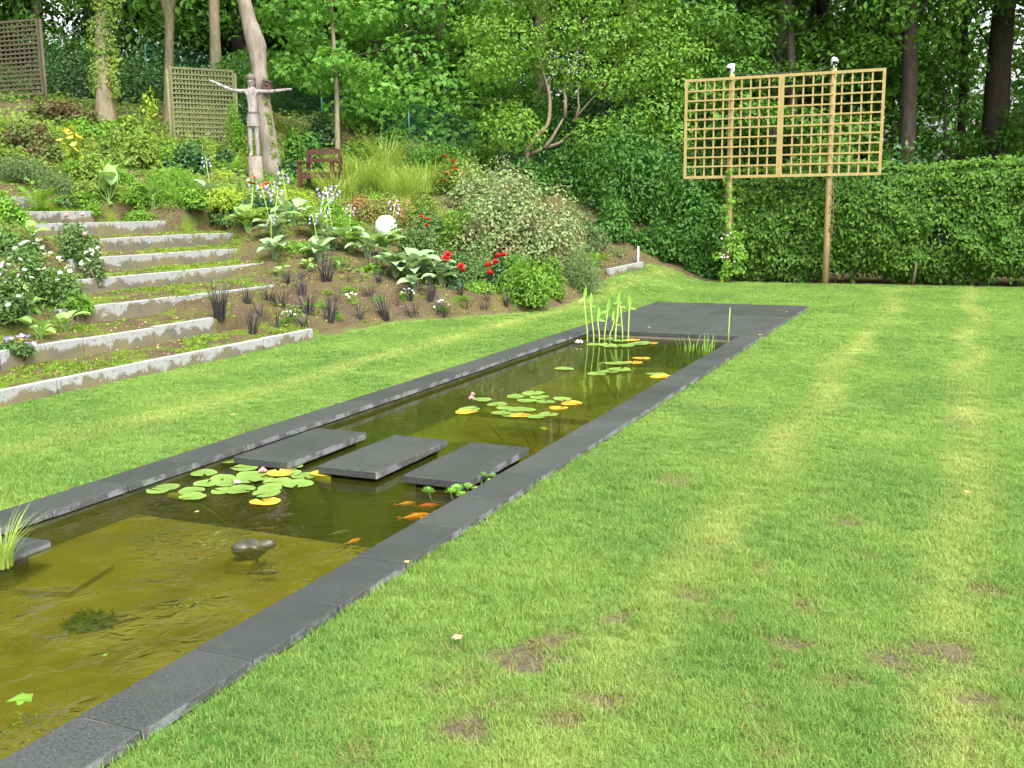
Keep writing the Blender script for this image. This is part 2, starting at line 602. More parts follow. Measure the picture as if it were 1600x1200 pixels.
def concrete():
    """Pale concrete with ragged dark moss stains creeping up from the foot."""
    m, N, L, p = nt('mossy_concrete')
    tc = N.new("ShaderNodeTexCoord").outputs["Object"]
    pos = world_pos(N)
    sx = N.new("ShaderNodeSeparateXYZ"); L.new(tc, sx.inputs[0])
    n = noise(N, L, 3.2, 8, .75, pos, .6)
    n2 = noise(N, L, 40, 4, .6, pos)
    hgt = math_n(N, L, 'MULTIPLY_ADD', sx.outputs["Z"], 4.2, .14)     # top 0 .. down negative
    v = math_n(N, L, 'ADD', math_n(N, L, 'MULTIPLY_ADD', n, 2.4, -.57), hgt)
    stain = ramp(N, L, v, [(.40, 1), (.50, 0)])
    c = mixc(N, L, n2, (.20, .204, .205), (.285, .29, .285))
    fine = ramp(N, L, noise(N, L, 28, 5, .7, pos), [(.56, 0), (.63, 1)])
    dark = mixc(N, L, ramp(N, L, noise(N, L, 2.5, 3, .5, pos), [(.4, 0), (.6, 1)]), (.10, .095, .07), (.14, .12, .065))
    c = mixc(N, L, math_n(N, L, 'MULTIPLY', fine, .7), c, (.10, .10, .09))
    c = mixc(N, L, stain, c, dark)
    L.new(c, p.inputs["Base Color"])
    p.inputs["Roughness"].default_value = .85
    p.inputs["Specular IOR Level"].default_value = .25
    bump(N, L, p, n2, .3, .005)
    return m


M['concrete'] = concrete()
M['tanwood'] = plain_mat('new_tan_timber', (.25, .185, .068), (.36, .28, .11), 5, .65, .3, .2, 30, (6, 6, 1))
M['tanpost'] = plain_mat('tan_post_timber', (.25, .175, .075), (.35, .255, .12), 4, .7, .3, .3, 20, (5, 5, .7))
M['greywood'] = plain_mat('weathered_green_grey_timber', (.10, .105, .05), (.17, .17, .085), 6, .8, .2, .2, 30, (5, 5, 1))
M['brownwood'] = plain_mat('weathered_brown_timber', (.07, .058, .038), (.12, .10, .068), 6, .8, .2, .2, 30, (5, 5, 1))
M['carved'] = plain_mat('carved_pale_wood', (.085, .078, .070), (.33, .305, .285), 4.5, .7, .25, .7, 16, (3, 3, .8))
M['carved_dark'] = plain_mat('dark_stained_wood', (.07, .055, .05), (.14, .11, .10), 5, .7, .3, .3)
M['log'] = plain_mat('log_end_timber', (.17, .14, .11), (.34, .30, .26), 9, .8, .2, .5, 20, (3, 3, .6))
M['redwood'] = plain_mat('red_brown_stained_timber', (.04, .015, .011), (.075, .028, .019), 6, .55, .4, .15, 30, (4, 4, 1))
M['greenwire'] = plain_mat('green_coated_wire', (.008, .07, .045), (.014, .10, .065), 5, .5, .4, 0)
M['globe'] = plain_mat('white_globe_plastic', (.80, .80, .76), (.86, .86, .83), 2.0, .35, .4, 0)
M['whitepaint'] = plain_mat('white_enamel', (.80, .80, .82), (.86, .86, .86), 5, .4, .4, 0)
M['blackplastic'] = plain_mat('black_plastic', (.02, .02, .02), (.04, .04, .04), 5, .5, .4, 0)
M['pipe'] = plain_mat('pale_blue_plastic_pipe', (.42, .55, .55), (.55, .66, .65), 5, .45, .4, 0)
M['goldfish'] = plain_mat('orange_fish_scale', (.75, .20, .015), (.85, .30, .03), 20, .35, .5, 0)
M['redfish'] = plain_mat('red_fish_scale', (.60, .06, .03), (.72, .12, .06), 20, .35, .5, 0)
M['greyfish'] = plain_mat('dark_fish_scale', (.05, .055, .03), (.10, .10, .06), 20, .35, .5, 0)
M['ornament'] = plain_mat('wet_grey_green_stone', (.025, .026, .012), (.06, .058, .032), 9, .4, .4, .3, 30)
M['crumb'] = plain_mat('earth_crumb', (.07, .052, .034), (.19, .155, .115), 3, .95, .1, 0)
M['mortar'] = plain_mat('pale_joint_mortar', (.13, .12, .10), (.22, .20, .165), 12, .9, .1, .2)
M['fallen'] = leaf_mat('fallen_leaf', (.40, .25, .08), (.60, .42, .18), .2, .6, .2)
M['fallenred'] = plain_mat('fallen_red_leaf', (.55, .18, .12), (.65, .25, .17), 20, .6, .2, 0)


def lawn_colour(N, L, pos):
    """Green of the mown lawn: broad patches and dry tyre-like stripes along the pool."""
    sx = N.new("ShaderNodeSeparateXYZ"); L.new(pos, sx.inputs[0])
    n1 = noise(N, L, .9, 4, .6, pos)
    n2 = noise(N, L, 3.5, 4, .6, pos)
    c = mixc(N, L, ramp(N, L, n1, [(.38, 0), (.62, 1)]), (.125, .26, .046), (.195, .335, .062))
    c = mixc(N, L, ramp(N, L, n2, [(.5, 0), (.75, .55)]), c, (.235, .35, .072))
    wob = math_n(N, L, 'MULTIPLY_ADD', noise(N, L, .35, 2, .5, pos), .8, -.4)
    xw = math_n(N, L, 'ADD', sx.outputs["X"], wob)
    st = None
    for xc, w in ((-1.12, .24), (.05, .22), (-5.9, .28)):
        d = math_n(N, L, 'DIVIDE', math_n(N, L, 'ABSOLUTE', math_n(N, L, 'SUBTRACT', xw, xc)), w)
        g = math_n(N, L, 'SUBTRACT', 1.0, d, None, True)
        st = g if st is None else math_n(N, L, 'MAXIMUM', st, g)
    st = math_n(N, L, 'MULTIPLY', st, ramp(N, L, noise(N, L, .55, 3, .6, pos), [(.33, .05), (.6, .9)]))
    c = mixc(N, L, st, c, (.36, .42, .11))
    return c


def lawn_blade():
    m, N, L, p = nt('lawn_grass_blade')
    pos = world_pos(N)
    at = N.new("ShaderNodeAttribute"); at.attribute_name = "tint"
    c = lawn_colour(N, L, pos)
    h = N.new("ShaderNodeHueSaturation"); L.new(c, h.inputs["Color"])
    L.new(math_n(N, L, 'MULTIPLY_ADD', at.outputs["Fac"], .6, .72), h.inputs["Value"])
    c = mixc(N, L, ramp(N, L, at.outputs["Fac"], [(.86, 0), (.93, .75)]), h.outputs[0], (.42, .38, .14))
    L.new(c, p.inputs["Base Color"])
    p.inputs["Roughness"].default_value = .5
    p.inputs["Specular IOR Level"].default_value = .3
    tr = N.new("ShaderNodeBsdfTranslucent"); L.new(c, tr.inputs["Color"])
    mx = N.new("ShaderNodeMixShader"); mx.inputs[0].default_value = .45
    L.new(p.outputs[0], mx.inputs[1]); L.new(tr.outputs[0], mx.inputs[2])
    L.new(mx.outputs[0], N["Material Output"].inputs["Surface"])
    return m


def ground_mat():
    """Soil: turf thatch under the lawn, brown earth and moss on the beds, bare patches."""
    m, N, L, p = nt('garden_soil')
    pos = world_pos(N)
    a = N.new("ShaderNodeAttribute"); a.attribute_name = "bed"
    b = N.new("ShaderNodeAttribute"); b.attribute_name = "bare"
    mo = N.new("ShaderNodeAttribute"); mo.attribute_name = "moss"
    turf = mixc(N, L, .25, lawn_colour(N, L, pos), (.10, .085, .035))
    f = noise(N, L, 26, 6, .7, pos)
    g = noise(N, L, 2.0, 4, .6, pos)
    soil = mixc(N, L, ramp(N, L, f, [(.3, 0), (.7, 1)]), (.05, .036, .022), (.15, .11, .07))
    soil = mixc(N, L, ramp(N, L, g, [(.4, 0), (.65, .7)]), soil, (.13, .115, .04))
    dirt = mixc(N, L, ramp(N, L, f, [(.35, 0), (.7, 1)]), (.10, .08, .05), (.20, .165, .11))
    moss = mixc(N, L, noise(N, L, 60, 4, .7, pos), (.07, .13, .012), (.17, .235, .026))
    mf = math_n(N, L, 'MULTIPLY', mo.outputs["Fac"], ramp(N, L, noise(N, L, 2.4, 5, .65, pos), [(.49, 0), (.58, 1)]))
    bed = mixc(N, L, mf, soil, moss)
    c = mixc(N, L, a.outputs["Fac"], mixc(N, L, b.outputs["Fac"], turf, dirt), bed)
    L.new(c, p.inputs["Base Color"])
    p.inputs["Roughness"].default_value = .95
    p.inputs["Specular IOR Level"].default_value = .1
    bump(N, L, p, f, 1.0, .06)
    return m


M['lawnblade'] = lawn_blade()
M['ground'] = ground_mat()
M['mossblade'] = leaf_mat('moss_and_weed_blade', (.09, .18, .016), (.22, .33, .035), .3, .6, .2)


def water_mat():
    """Clear green pond water: a tinted see-through body with a Fresnel mirror on top."""
    m, N, L, p = nt('pond_water')
    N.remove(p)
    pos = world_pos(N)
    mp = N.new("ShaderNodeMapping"); mp.inputs["Scale"].default_value = (1, 1, 1)
    L.new(pos, mp.inputs["Vector"])
    sx = N.new("ShaderNodeSeparateXYZ"); L.new(pos, sx.inputs[0])
    near = N.new("ShaderNodeMapRange")
    near.inputs[1].default_value = 5.2; near.inputs[2].default_value = 3.2
    near.inputs[3].default_value = .045; near.inputs[4].default_value = 1.0
    L.new(sx.outputs["Y"], near.inputs[0])
    n1 = math_n(N, L, 'MULTIPLY', noise(N, L, 11, 2, .5, mp.outputs[0], 1.0), ramp(N, L, noise(N, L, 1.6, 2, .5, pos), [(.45, .12), (.63, 1)]))
    h = math_n(N, L, 'MULTIPLY', n1, near.outputs[0])
    b = N.new("ShaderNodeBump"); b.inputs["Strength"].default_value = 1.0; b.inputs["Distance"].default_value = .045
    L.new(h, b.inputs["Height"])
    fr = N.new("ShaderNodeFresnel"); fr.inputs["IOR"].default_value = 1.33
    L.new(b.outputs[0], fr.inputs["Normal"])
    tr = N.new("ShaderNodeBsdfTransparent"); tr.inputs["Color"].default_value = (.80, .84, .52, 1)
    gl = N.new("ShaderNodeBsdfGlossy"); gl.inputs["Roughness"].default_value = .015
    L.new(b.outputs[0], gl.inputs["Normal"])
    df = N.new("ShaderNodeBsdfDiffuse")
    L.new(mixc(N, L, noise(N, L, 1.1, 3, .5, pos), (.052, .058, .008), (.072, .074, .010)), df.inputs["Color"])
    body = N.new("ShaderNodeMixShader"); body.inputs[0].default_value = .24
    L.new(tr.outputs[0], body.inputs[1]); L.new(df.outputs[0], body.inputs[2])
    mx = N.new("ShaderNodeMixShader")
    L.new(fr.outputs[0], mx.inputs[0]); L.new(body.outputs[0], mx.inputs[1]); L.new(gl.outputs[0], mx.inputs[2])
    L.new(mx.outputs[0], N["Material Output"].inputs["Surface"])
    return m


M['water'] = water_mat()
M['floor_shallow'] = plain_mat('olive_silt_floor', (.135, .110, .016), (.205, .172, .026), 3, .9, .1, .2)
M['floor_deep'] = plain_mat('depth_darkened_silt_floor', (.012, .022, .003), (.034, .046, .006), 2.5, .9, .1, .2)  # light lost in the deeper water is put into this darker floor colour
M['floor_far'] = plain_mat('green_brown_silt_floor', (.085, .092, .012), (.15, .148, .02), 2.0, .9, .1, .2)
M['poolwall'] = plain_mat('algae_coated_pond_wall', (.05, .055, .025), (.11, .11, .05), 7, .8, .2, .2)
M['plinth'] = plain_mat('algae_coated_plinth', (.06, .068, .010), (.10, .10, .016), 6, .85, .15, .2)
M['algae'] = plain_mat('algae_coated_stem', (.19, .20, .03), (.28, .27, .05), 8, .8, .2, .3)


# ================================================================== SETTING: ground, pond, kerbs
PX0, PX1, PY0, PY1 = -4.72, -2.27, 0.2, 16.55            # outer rectangle of the stone surround
IX0, IX1, IY1 = -4.45, -2.53, 12.5                        # inner edge of the coping
WATER_Z = -.075

BARE_PX = [(678, 1080, 46, 17), (725, 1140, 30, 22), (790, 1098, 34, 13), (810, 1035, 62, 26), (700, 1010, 30, 12), (870, 1002, 30, 15), (965, 968, 34, 15),
           (880, 1125, 26, 14), (950, 1100, 36, 12), (1080, 930, 28, 11), (1240, 1010, 40, 13), (1190, 890, 14, 12), (1255, 948, 22, 12),
           (1135, 965, 22, 8), (1385, 1030, 30, 17), (1475, 1012, 48, 18), (1590, 1045, 30, 13), (1315, 1065, 28, 10), (1180, 1100, 30, 15),
           (1185, 1143, 28, 12), (1510, 1100, 62, 15), (1450, 1165, 50, 12), (1050, 755, 32, 8), (1318, 816, 30, 7), (1110, 858, 26, 7),
           (1345, 868, 20, 7), (1220, 1185, 40, 12), (1590, 1130, 24, 12), (1205, 1048, 20, 8), (560, 1185, 24, 14), (1540, 925, 26, 8), (740, 1060, 24, 8)]
BARE = []
for (px, py, w, h) in BARE_PX:
    c = on_level(px, py, LAWN_Z)
    e = on_level(px + w, py, LAWN_Z); f = on_level(px, py - h, LAWN_Z)
    BARE.append((c[0], c[1], np.linalg.norm(e - c), np.linalg.norm(f - c), math.atan2(e[1] - c[1], e[0] - c[0])))


def bare_mask(x, y):
    x = np.asarray(x, float); y = np.asarray(y, float)
    r = np.zeros(x.shape)
    wob = (fbm(x * 5, y * 5, 31) - .5) * 1.6 + (fbm(x * 17, y * 17, 37) - .5) * 1.3
    for (cx, cy, a, b, an) in BARE:
        dx, dy = x - cx, y - cy
        u = dx * math.cos(an) + dy * math.sin(an); v = -dx * math.sin(an) + dy * math.cos(an)
        q = np.sqrt((u / a) ** 2 + (v / b) ** 2) + wob
        r = np.maximum(r, 1 - sstep(.68, 1.2, q))
    return r


def stair_mask(x, y):
    r = np.zeros(np.shape(x))
    for k in range(9):
        xb = KX[k + 1] if k < 8 else KX[k] - .75
        r = np.maximum(r, ((x <= KX[k] + .02) & (x > xb)) * sstep(KY0[k] - .2, KY0[k], y) * (1 - sstep(KY1[k] - .1, KY1[k] + .3, y)))
    return r


def build_ground():
    xs = np.concatenate([np.arange(-70, -27, 3.0), np.arange(-27, -15, .3), np.arange(-15, PX0 - .05, .09), [PX0], np.linspace(PX0 + .3, PX1 - .3, 4), [PX1],
                         np.arange(PX1 + .09, 3.2, .09), np.arange(3.3, 9, .5), np.arange(9, 70, 4)])
    xs = np.sort(np.concatenate([xs] + [[k - .001, k + .001] for k in KX]))
    ys = np.sort(np.concatenate([np.arange(-14, 0, 1.0), [PY0], np.arange(.29, PY1 - .04, .1), [PY1], np.arange(PY1 + .1, 25, .1), np.arange(25, 40, .5), np.arange(40, 130, 5)]))
    X, Y = np.meshgrid(xs, ys)
    Z = tz(X, Y)
    nx, ny = len(xs), len(ys)
    I = np.arange(nx * ny).reshape(ny, nx)
    q = np.stack([I[:-1, :-1], I[:-1, 1:], I[1:, 1:], I[1:, :-1]], -1)
    cx = (xs[:-1] + xs[1:]) / 2; cy = (ys[:-1] + ys[1:]) / 2
    CX, CY = np.meshgrid(cx, cy)
    keep = ~((CX > PX0) & (CX < PX1) & (CY > PY0) & (CY < PY1))
    F = q[keep]
    d = edge_x(Y) - X
    bed = sstep(-.03, .08, d + .10 * (fbm(X * 3, Y * 3, 8) - .5))
    bed = np.maximum(bed, sstep(-.25, .05, Y - 21.55 + .25 * (fbm(X * 2, Y * 2, 12) - .5)))
    bare = bare_mask(X, Y)
    bare = np.maximum(bare, .7 * (fbm(X * 2.2, Y * 2.2, 77) > .72) * (Y < 9))
    st = stair_mask(X, Y)
    moss = np.clip(st * 1.0 + .22 * sstep(8.5, 10, -X) * (1 - st), 0, 1)
    me = mesh_np("ground", np.stack([X, Y, Z], -1).reshape(-1, 3), F, None, True, [M['ground']],
                 attrs={'bed': ('FLOAT', bed.ravel().astype(np.float32)), 'bare': ('FLOAT', bare.ravel().astype(np.float32)), 'moss': ('FLOAT', moss.ravel().astype(np.float32))})
    return tag(obj("ground", me), None, None, None, "structure")


build_ground()


# ---- instanced tufts of blades: one "stuff" object that holds the tufts and the spots they grow at
def blade_tufts(variants, blades, rad, hgt, wid, lean, seed):
    rng = np.random.default_rng(seed)
    V = []; F3 = []; F4 = []; T = []; ID = []; n = 0
    for k in range(variants):
        for i in range(blades):
            r = rad * math.sqrt(rng.random()); th = rng.random() * 6.283
            b = np.array([r * math.cos(th), r * math.sin(th), -.004])
            az = rng.random() * 6.283
            dr = np.array([math.cos(az), math.sin(az), 0]); sd = np.array([-dr[1], dr[0], 0])
            h = hgt * rng.uniform(.45, 1.2); l = h * lean * rng.uniform(.2, 1.5); w = wid * rng.uniform(.7, 1.3) / 2
            p1 = b + dr * l * .35 + np.array([0, 0, h * .6]); p2 = b + dr * l + np.array([0, 0, h * rng.uniform(.75, 1)])
            V += [b - sd * w, b + sd * w, p1 + sd * w * .8, p1 - sd * w * .8, p2]
            F4.append([n, n + 1, n + 2, n + 3]); F3.append([n + 3, n + 2, n + 4])
            T += [rng.random()] * 5; ID += [k + 1] * 5; n += 5
    return np.array(V), np.array(F3), np.array(F4), np.array(T), np.array(ID)


def tuft_stuff(name, label, cat, pts, scl, mat, variants=4, blades=26, rad=.045, hgt=.045, wid=.004, lean=.7, seed=3, zscl=None):
    rng = np.random.default_rng(seed)
    V, F3, F4, T, ID = blade_tufts(variants, blades, rad, hgt, wid, lean, seed)
    n = len(pts); nb = len(V)
    allv = np.concatenate([V, pts])
    vid = np.concatenate([ID, np.zeros(n, int)]).astype(np.int32)
    tint = np.concatenate([T, np.full(n, .5)])
    rot = np.zeros((nb + n, 3), np.float32); rot[nb:, 2] = rng.random(n) * 6.283
    rot[nb:, 0] = rng.normal(0, .12, n); rot[nb:, 1] = rng.normal(0, .12, n)
    sc = np.ones((nb + n, 3), np.float32)
    sc[nb:] = np.asarray(scl)[:, None] if np.ndim(scl) == 1 else scl
    pick = np.zeros(nb + n, np.int32); pick[nb:] = rng.integers(0, variants, n)
    me = mesh_np(name, allv, [F3, F4], tint, False, [mat], attrs={'vid': ('INT', vid), 'rot': ('FLOAT_VECTOR', rot), 'scl': ('FLOAT_VECTOR', sc), 'pick': ('INT', pick)})
    o = tag(obj(name, me), label, cat, None, "stuff")
    g = bpy.data.node_groups.new(name + "_spread", 'GeometryNodeTree')
    g.interface.new_socket("Geometry", in_out='INPUT', socket_type='NodeSocketGeometry')
    g.interface.new_socket("Geometry", in_out='OUTPUT', socket_type='NodeSocketGeometry')
    N, L = g.nodes, g.links
    gi = N.new("NodeGroupInput"); go = N.new("NodeGroupOutput")

    def attr(nm, typ):
        a = N.new("GeometryNodeInputNamedAttribute"); a.data_type = typ; a.inputs["Name"].default_value = nm
        return [s for s in a.outputs if s.enabled][0]

    def sel(k):
        c = N.new("FunctionNodeCompare"); c.data_type = 'INT'; c.operation = 'EQUAL'
        ins = [s for s in c.inputs if s.enabled]
        L.new(attr('vid', 'INT'), ins[0]); ins[1].default_value = k
        s = N.new("GeometryNodeSeparateGeometry"); s.domain = 'POINT'
        L.new(gi.outputs[0], s.inputs["Geometry"]); L.new(c.outputs[0], s.inputs["Selection"])
        return s.outputs["Selection"]
    join = N.new("GeometryNodeJoinGeometry")
    for k in range(variants):
        gti = N.new("GeometryNodeGeometryToInstance")
        L.new(sel(k + 1), gti.inputs[0]); L.new(gti.outputs[0], join.inputs[0])
    iop = N.new("GeometryNodeInstanceOnPoints")
    L.new(sel(0), iop.inputs["Points"]); L.new(join.outputs[0], iop.inputs["Instance"])
    iop.inputs["Pick Instance"].default_value = True
    L.new(attr('pick', 'INT'), iop.inputs["Instance Index"])
    e2r = N.new("FunctionNodeEulerToRotation"); L.new(attr('rot', 'FLOAT_VECTOR'), e2r.inputs[0])
    L.new(e2r.outputs[0], iop.inputs["Rotation"]); L.new(attr('scl', 'FLOAT_VECTOR'), iop.inputs["Scale"])
    L.new(iop.outputs[0], go.inputs[0])
    md = o.modifiers.new("spread", 'NODES'); md.node_group = g
    return o


def build_lawn():
    rng = np.random.default_rng(5)
    P = []; S = []
    # bands of falling density, away from the camera
    for (x0, x1, y0, y1, dens, sc) in ((PX1, 3.2, 1.2, 4.6, 1900, .85), (PX1, 3.6, 4.6, 7.5, 1200, .95), (PX1, 4.5, 7.5, 12, 520, 1.05), (PX1, 6, 12, 21.9, 260, 1.4),
                                       (-8.4, PX0, 2.5, 8, 620, 1.0), (-8.2, PX0, 8, 13, 420, 1.15), (-8, PX0, 13, 22, 260, 1.4), (PX0, PX1, PY1, 21.9, 280, 1.4)):
        n = int((x1 - x0) * (y1 - y0) * dens)
        x = rng.uniform(x0, x1, n); y = rng.uniform(y0, y1, n)
        # keep what can be seen from about the camera's side
        vx = .914 * x + .405 * y; vd = -.4006 * x + .9001 * y
        k = (vd > 1.2) & (np.abs(vx) < vd * .62 + .9)
        k &= (x < edge_x(y) - .0) == False
        k &= x > edge_x(y) + .02
        k &= y < 21.5 + .3 * fbm(x * 2, y * 2, 12)
        b = bare_mask(x, y)
        k &= rng.random(n) > b * .97
        thin = (fbm(x * 2.6, y * 2.6, 55) > .66) & (rng.random(n) < .5)
        k &= ~thin
        inside = (x > PX0 - .012) & (x < PX1 + .012) & (y < PY1 + .01)
        k &= ~inside
        x, y = x[k], y[k]
        P.append(np.stack([x, y, tz(x, y)], -1))
        s = sc * rng.uniform(.7, 1.2, len(x))
        hz = s * (.62 + .75 * fbm(x * 1.1, y * 1.1, 61)) * (1 + .55 * sstep(.58, .75, fbm(x * 4.3, y * 4.3, 66)) * (y < 6.5)) * np.where(y < 6, 1.0, .85)
        near_edge = (np.abs(x - PX1) < .05) & (y < 14)
        hz = np.where(near_edge, hz * rng.uniform(.9, 1.8, len(x)), hz)
        S.append(np.stack([s, s, hz], -1))
    P = np.concatenate(P); S = np.concatenate(S)
    print("lawn tufts", len(P))
    tuft_stuff("lawn_grass", "short green mown grass around the long pond", "grass", P, S.astype(np.float32), M['lawnblade'], 5, 40, .045, .029, .0026, .95, 3)


build_lawn()


def build_straw():
    rng = np.random.default_rng(15)
    P = []; S = []
    for (cx, cy, a, b, an) in BARE:
        n = int(60 + 800 * a * b * 3)
        th = rng.random(n) * 6.283; q = rng.normal(1.0, .28, n)
        u = a * q * np.cos(th); v = b * q * np.sin(th)
        x = cx + u * math.cos(an) - v * math.sin(an); y = cy + u * math.sin(an) + v * math.cos(an)
        P.append(np.stack([x, y, tz(x, y) + .002], -1)); S.append(rng.uniform(.6, 1.3, n))
    tuft_stuff("dry_grass", "dry straw and thin regrowth around the worn spots of the lawn", "dry grass", np.concatenate(P), np.concatenate(S).astype(np.float32), M['straw'], 4, 5, .04, .020, .0026, 2.4, 19)


build_straw()


# ---- the pond
def build_pond():
    # coping slabs
    root = thing("stone_coping", "dark basalt slab coping framing the long garden pond", "stone coping", (-3.5, 6.5, 0))
    L = .55
    protos = [bevel_box("coping_slab", (.262, L - .008, .042), .004, (M['basalt'], M['basalt_edge']), 1, jitter=.0015) for _ in range(3)]
    y = 2.24 - 4 * L
    k = 0
    while y < IY1 - .02:
        l = min(L, IY1 - y)
        for sx in (PX0 + .133, PX1 - .131):
            me = protos[k % 3]
            o = obj("coping_slab", me, None, root, (sx + 3.5 + random.uniform(-.002, .002), y + l / 2 - 6.5, random.uniform(-.0015, .0015)))
            if l < L: o.scale = (1, l / L, 1)
            k += 1
        y += L
    yn = 2.24 - 4 * L
    me = bevel_box("coping_slab", (.6, .26, .05), .004, (M['basalt'], M['basalt_edge']), 1)
    # near end: butted between the long sides
    for i in range(3):
        obj("coping_slab", me, None, root, (IX0 + .03 + .32 + .64 * i - .03 + 3.5, yn + .13 - 6.5, .001), scale=(1.05, 1, 1))
    # the paved landing at the far end
    pl = thing("paved_landing", "square landing of dark basalt tiles behind the pond", "paving", (-3.5, 14.5, 0))
    rows = [(12.5, 13.87, (-3.0,)), (13.87, 14.85, (-3.93, -3.05)), (14.85, 15.7, (-3.5,)), (15.7, 16.55, (-3.95, -3.1))]
    for (a, b, cuts) in rows:
        e = [PX0, *cuts, PX1]
        for u, v in zip(e[:-1], e[1:]):
            me = bevel_box("paving_tile", (v - u - .009, b - a - .009, .05), .004, (M['basalt'], M['basalt_edge']), 1, jitter=.001)
            obj("paving_tile", me, None, pl, ((u + v) / 2 + 3.5, (a + b) / 2 - 14.5, random.uniform(-.001, .001)))
    mb = MB().box((-3.495, 14.528, -.062), (PX1 - PX0 - .02, 4.03, .108))
    mb.box((PX0 + .133, 6.3, -.0235), (.238, 12.3, .033)).box((PX1 - .131, 6.3, -.0235), (.238, 12.3, .033))
    tag(obj("paving_bed", mb.mesh("paving_bed", [M['mortar']], False)), None, None, None, "structure")
    # basin
    yb = PY0 - .2
    mb = MB()
    t = .12
    mb.box((IX0 - .03 - t / 2, (yb + IY1) / 2, -.55), (t, IY1 - yb + .2, .99))
    mb.box((IX1 + .03 + t / 2, (yb + IY1) / 2, -.55), (t, IY1 - yb + .2, .99))
    mb.box(((IX0 + IX1) / 2, IY1 + .03 + t / 2, -.55), (IX1 - IX0 + .06, t, .99))
    mb.box(((IX0 + IX1) / 2, yb + .06, -.55), (IX1 - IX0 + .06, t, .99))
    tag(obj("pond_wall", mb.mesh("pond_wall", [M['poolwall']], False)), None, None, None, "structure")
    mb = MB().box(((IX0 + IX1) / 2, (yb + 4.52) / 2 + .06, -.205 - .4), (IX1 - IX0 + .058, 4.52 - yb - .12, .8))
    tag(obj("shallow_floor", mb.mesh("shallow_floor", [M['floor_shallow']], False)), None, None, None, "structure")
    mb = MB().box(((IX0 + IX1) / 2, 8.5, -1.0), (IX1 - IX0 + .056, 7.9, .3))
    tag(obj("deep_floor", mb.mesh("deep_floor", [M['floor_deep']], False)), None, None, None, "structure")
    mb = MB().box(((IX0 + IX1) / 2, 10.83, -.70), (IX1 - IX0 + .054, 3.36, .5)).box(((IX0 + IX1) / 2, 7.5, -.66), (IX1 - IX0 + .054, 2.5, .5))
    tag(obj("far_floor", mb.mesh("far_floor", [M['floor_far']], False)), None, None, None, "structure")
    xs = np.linspace(IX0 - .029, IX1 + .029, 2); ys = np.linspace(yb + .121, IY1 + .029, 2)
    me = mesh_np("pond_water", np.array([[xs[0], ys[0], WATER_Z], [xs[1], ys[0], WATER_Z], [xs[1], ys[1], WATER_Z], [xs[0], ys[1], WATER_Z]]), np.array([[0, 1, 2, 3]]), None, False, [M['water']])
    tag(obj("pond_water", me), None, None, None, "structure")


build_pond()

# ---- stepping stones on plinths
sm = bevel_box("stepping_slab", (.43, .95, .05), .005, (M['basalt'], M['basalt_edge']), 1)
pm = MB().box((0, 0, -.46), (.34, .80, .82)).mesh("plinth", [M['plinth']], False)
for (x, lab) in ((-4.13, "dark stepping slab in the pond nearest the flower bed"), (-3.47, "middle one of three dark stepping slabs in the pond"), (-2.855, "dark stepping slab in the pond nearest the open lawn")):
    t = thing("stepping_stone", lab, "stepping stone", (x, 5.73, -.005), 0, "stepping stones across the pond")
    obj("slab", sm, None, t)
    obj("plinth", pm, None, t)


# ---- concrete kerbs holding the terraced bed
ORD = ["lowest", "second", "third", "fourth", "fifth", "sixth", "seventh", "eighth", "ninth and highest"]
KEND = ["along the left lawn edge", "from the lawn, ending at the tall black grass", "from the lawn, with soil tread below it", "from the lawn, with yellow moss in front",
        "from the lawn, ending by the hostas", "from the lawn, longest toward the hostas", "from the lawn, short and half hidden", "from the lawn, above the pink rose bush", "at the top of the stepped bed"]
for k in range(9):
    y0, y1 = KY0[k], KY1[k]
    root = thing("concrete_kerb", f"{ORD[k]} mossy concrete kerb {KEND[k]}", "kerb", (KX[k], y1, KZ[k]), 0, "concrete kerbs of the stepped bed")
    y = y1
    i = 0
    while y > y0:
        l = min(1.0, y - y0 + .05)
        me = bevel_box("kerb_block", (.07, l - .010, .36), .006, (M['concrete'],), jitter=.004)
        obj("kerb_block", me, None, root, (-.012 + random.uniform(-.005, .005), y - l / 2 - y1, random.uniform(-.008, .008)), (0, random.uniform(-.02, .02), random.uniform(-.006, .006)))
        y -= l; i += 1
pa, pb = hit(950, 433), hit(1003, 421)
an = math.atan2(pb[1] - pa[1], pb[0] - pa[0])
ln = float(np.linalg.norm((pb - pa)[:2]))
t = thing("concrete_kerb", "short pale concrete kerb at the far corner of the lawn by the dark shrubs", "kerb", (pa[0], pa[1], float(tz(pa[0], pa[1])) + .16), an)
for i in range(2):
    obj("kerb_block", bevel_box("kerb_block", (ln / 2 - .01, .07, .34), .006, (M['concrete'],), jitter=.003), None, t, (ln * (.25 + .5 * i), 0, (pb[2] - pa[2]) * (.25 + .5 * i)), (0, -math.atan2(pb[2] - pa[2], ln), 0))


# ================================================================== TREES AND WOODLAND
def trunk_mesh(name, pts, rad, n=12, seed=0, flare=True):
    pts = np.asarray(pts, float); rad = np.asarray(rad, float)
    # resample smoothly
    m = len(pts); t = np.linspace(0, m - 1, (m - 1) * 5 + 1)
    P = np.stack([np.interp(t, np.arange(m), pts[:, i]) for i in range(3)], -1)
    for _ in range(3):
        P[1:-1] = (P[:-2] + 2 * P[1:-1] + P[2:]) / 4
    R = np.interp(t / (m - 1), np.linspace(0, 1, len(rad)), rad)
    rng = np.random.default_rng(seed)
    R = R * (1 + .06 * (vnoise(t * 2.1, t * 0 + seed, seed) - .5) * 2)
    mb = MB(); mb.tube(P, R, n, .05)
    return mb


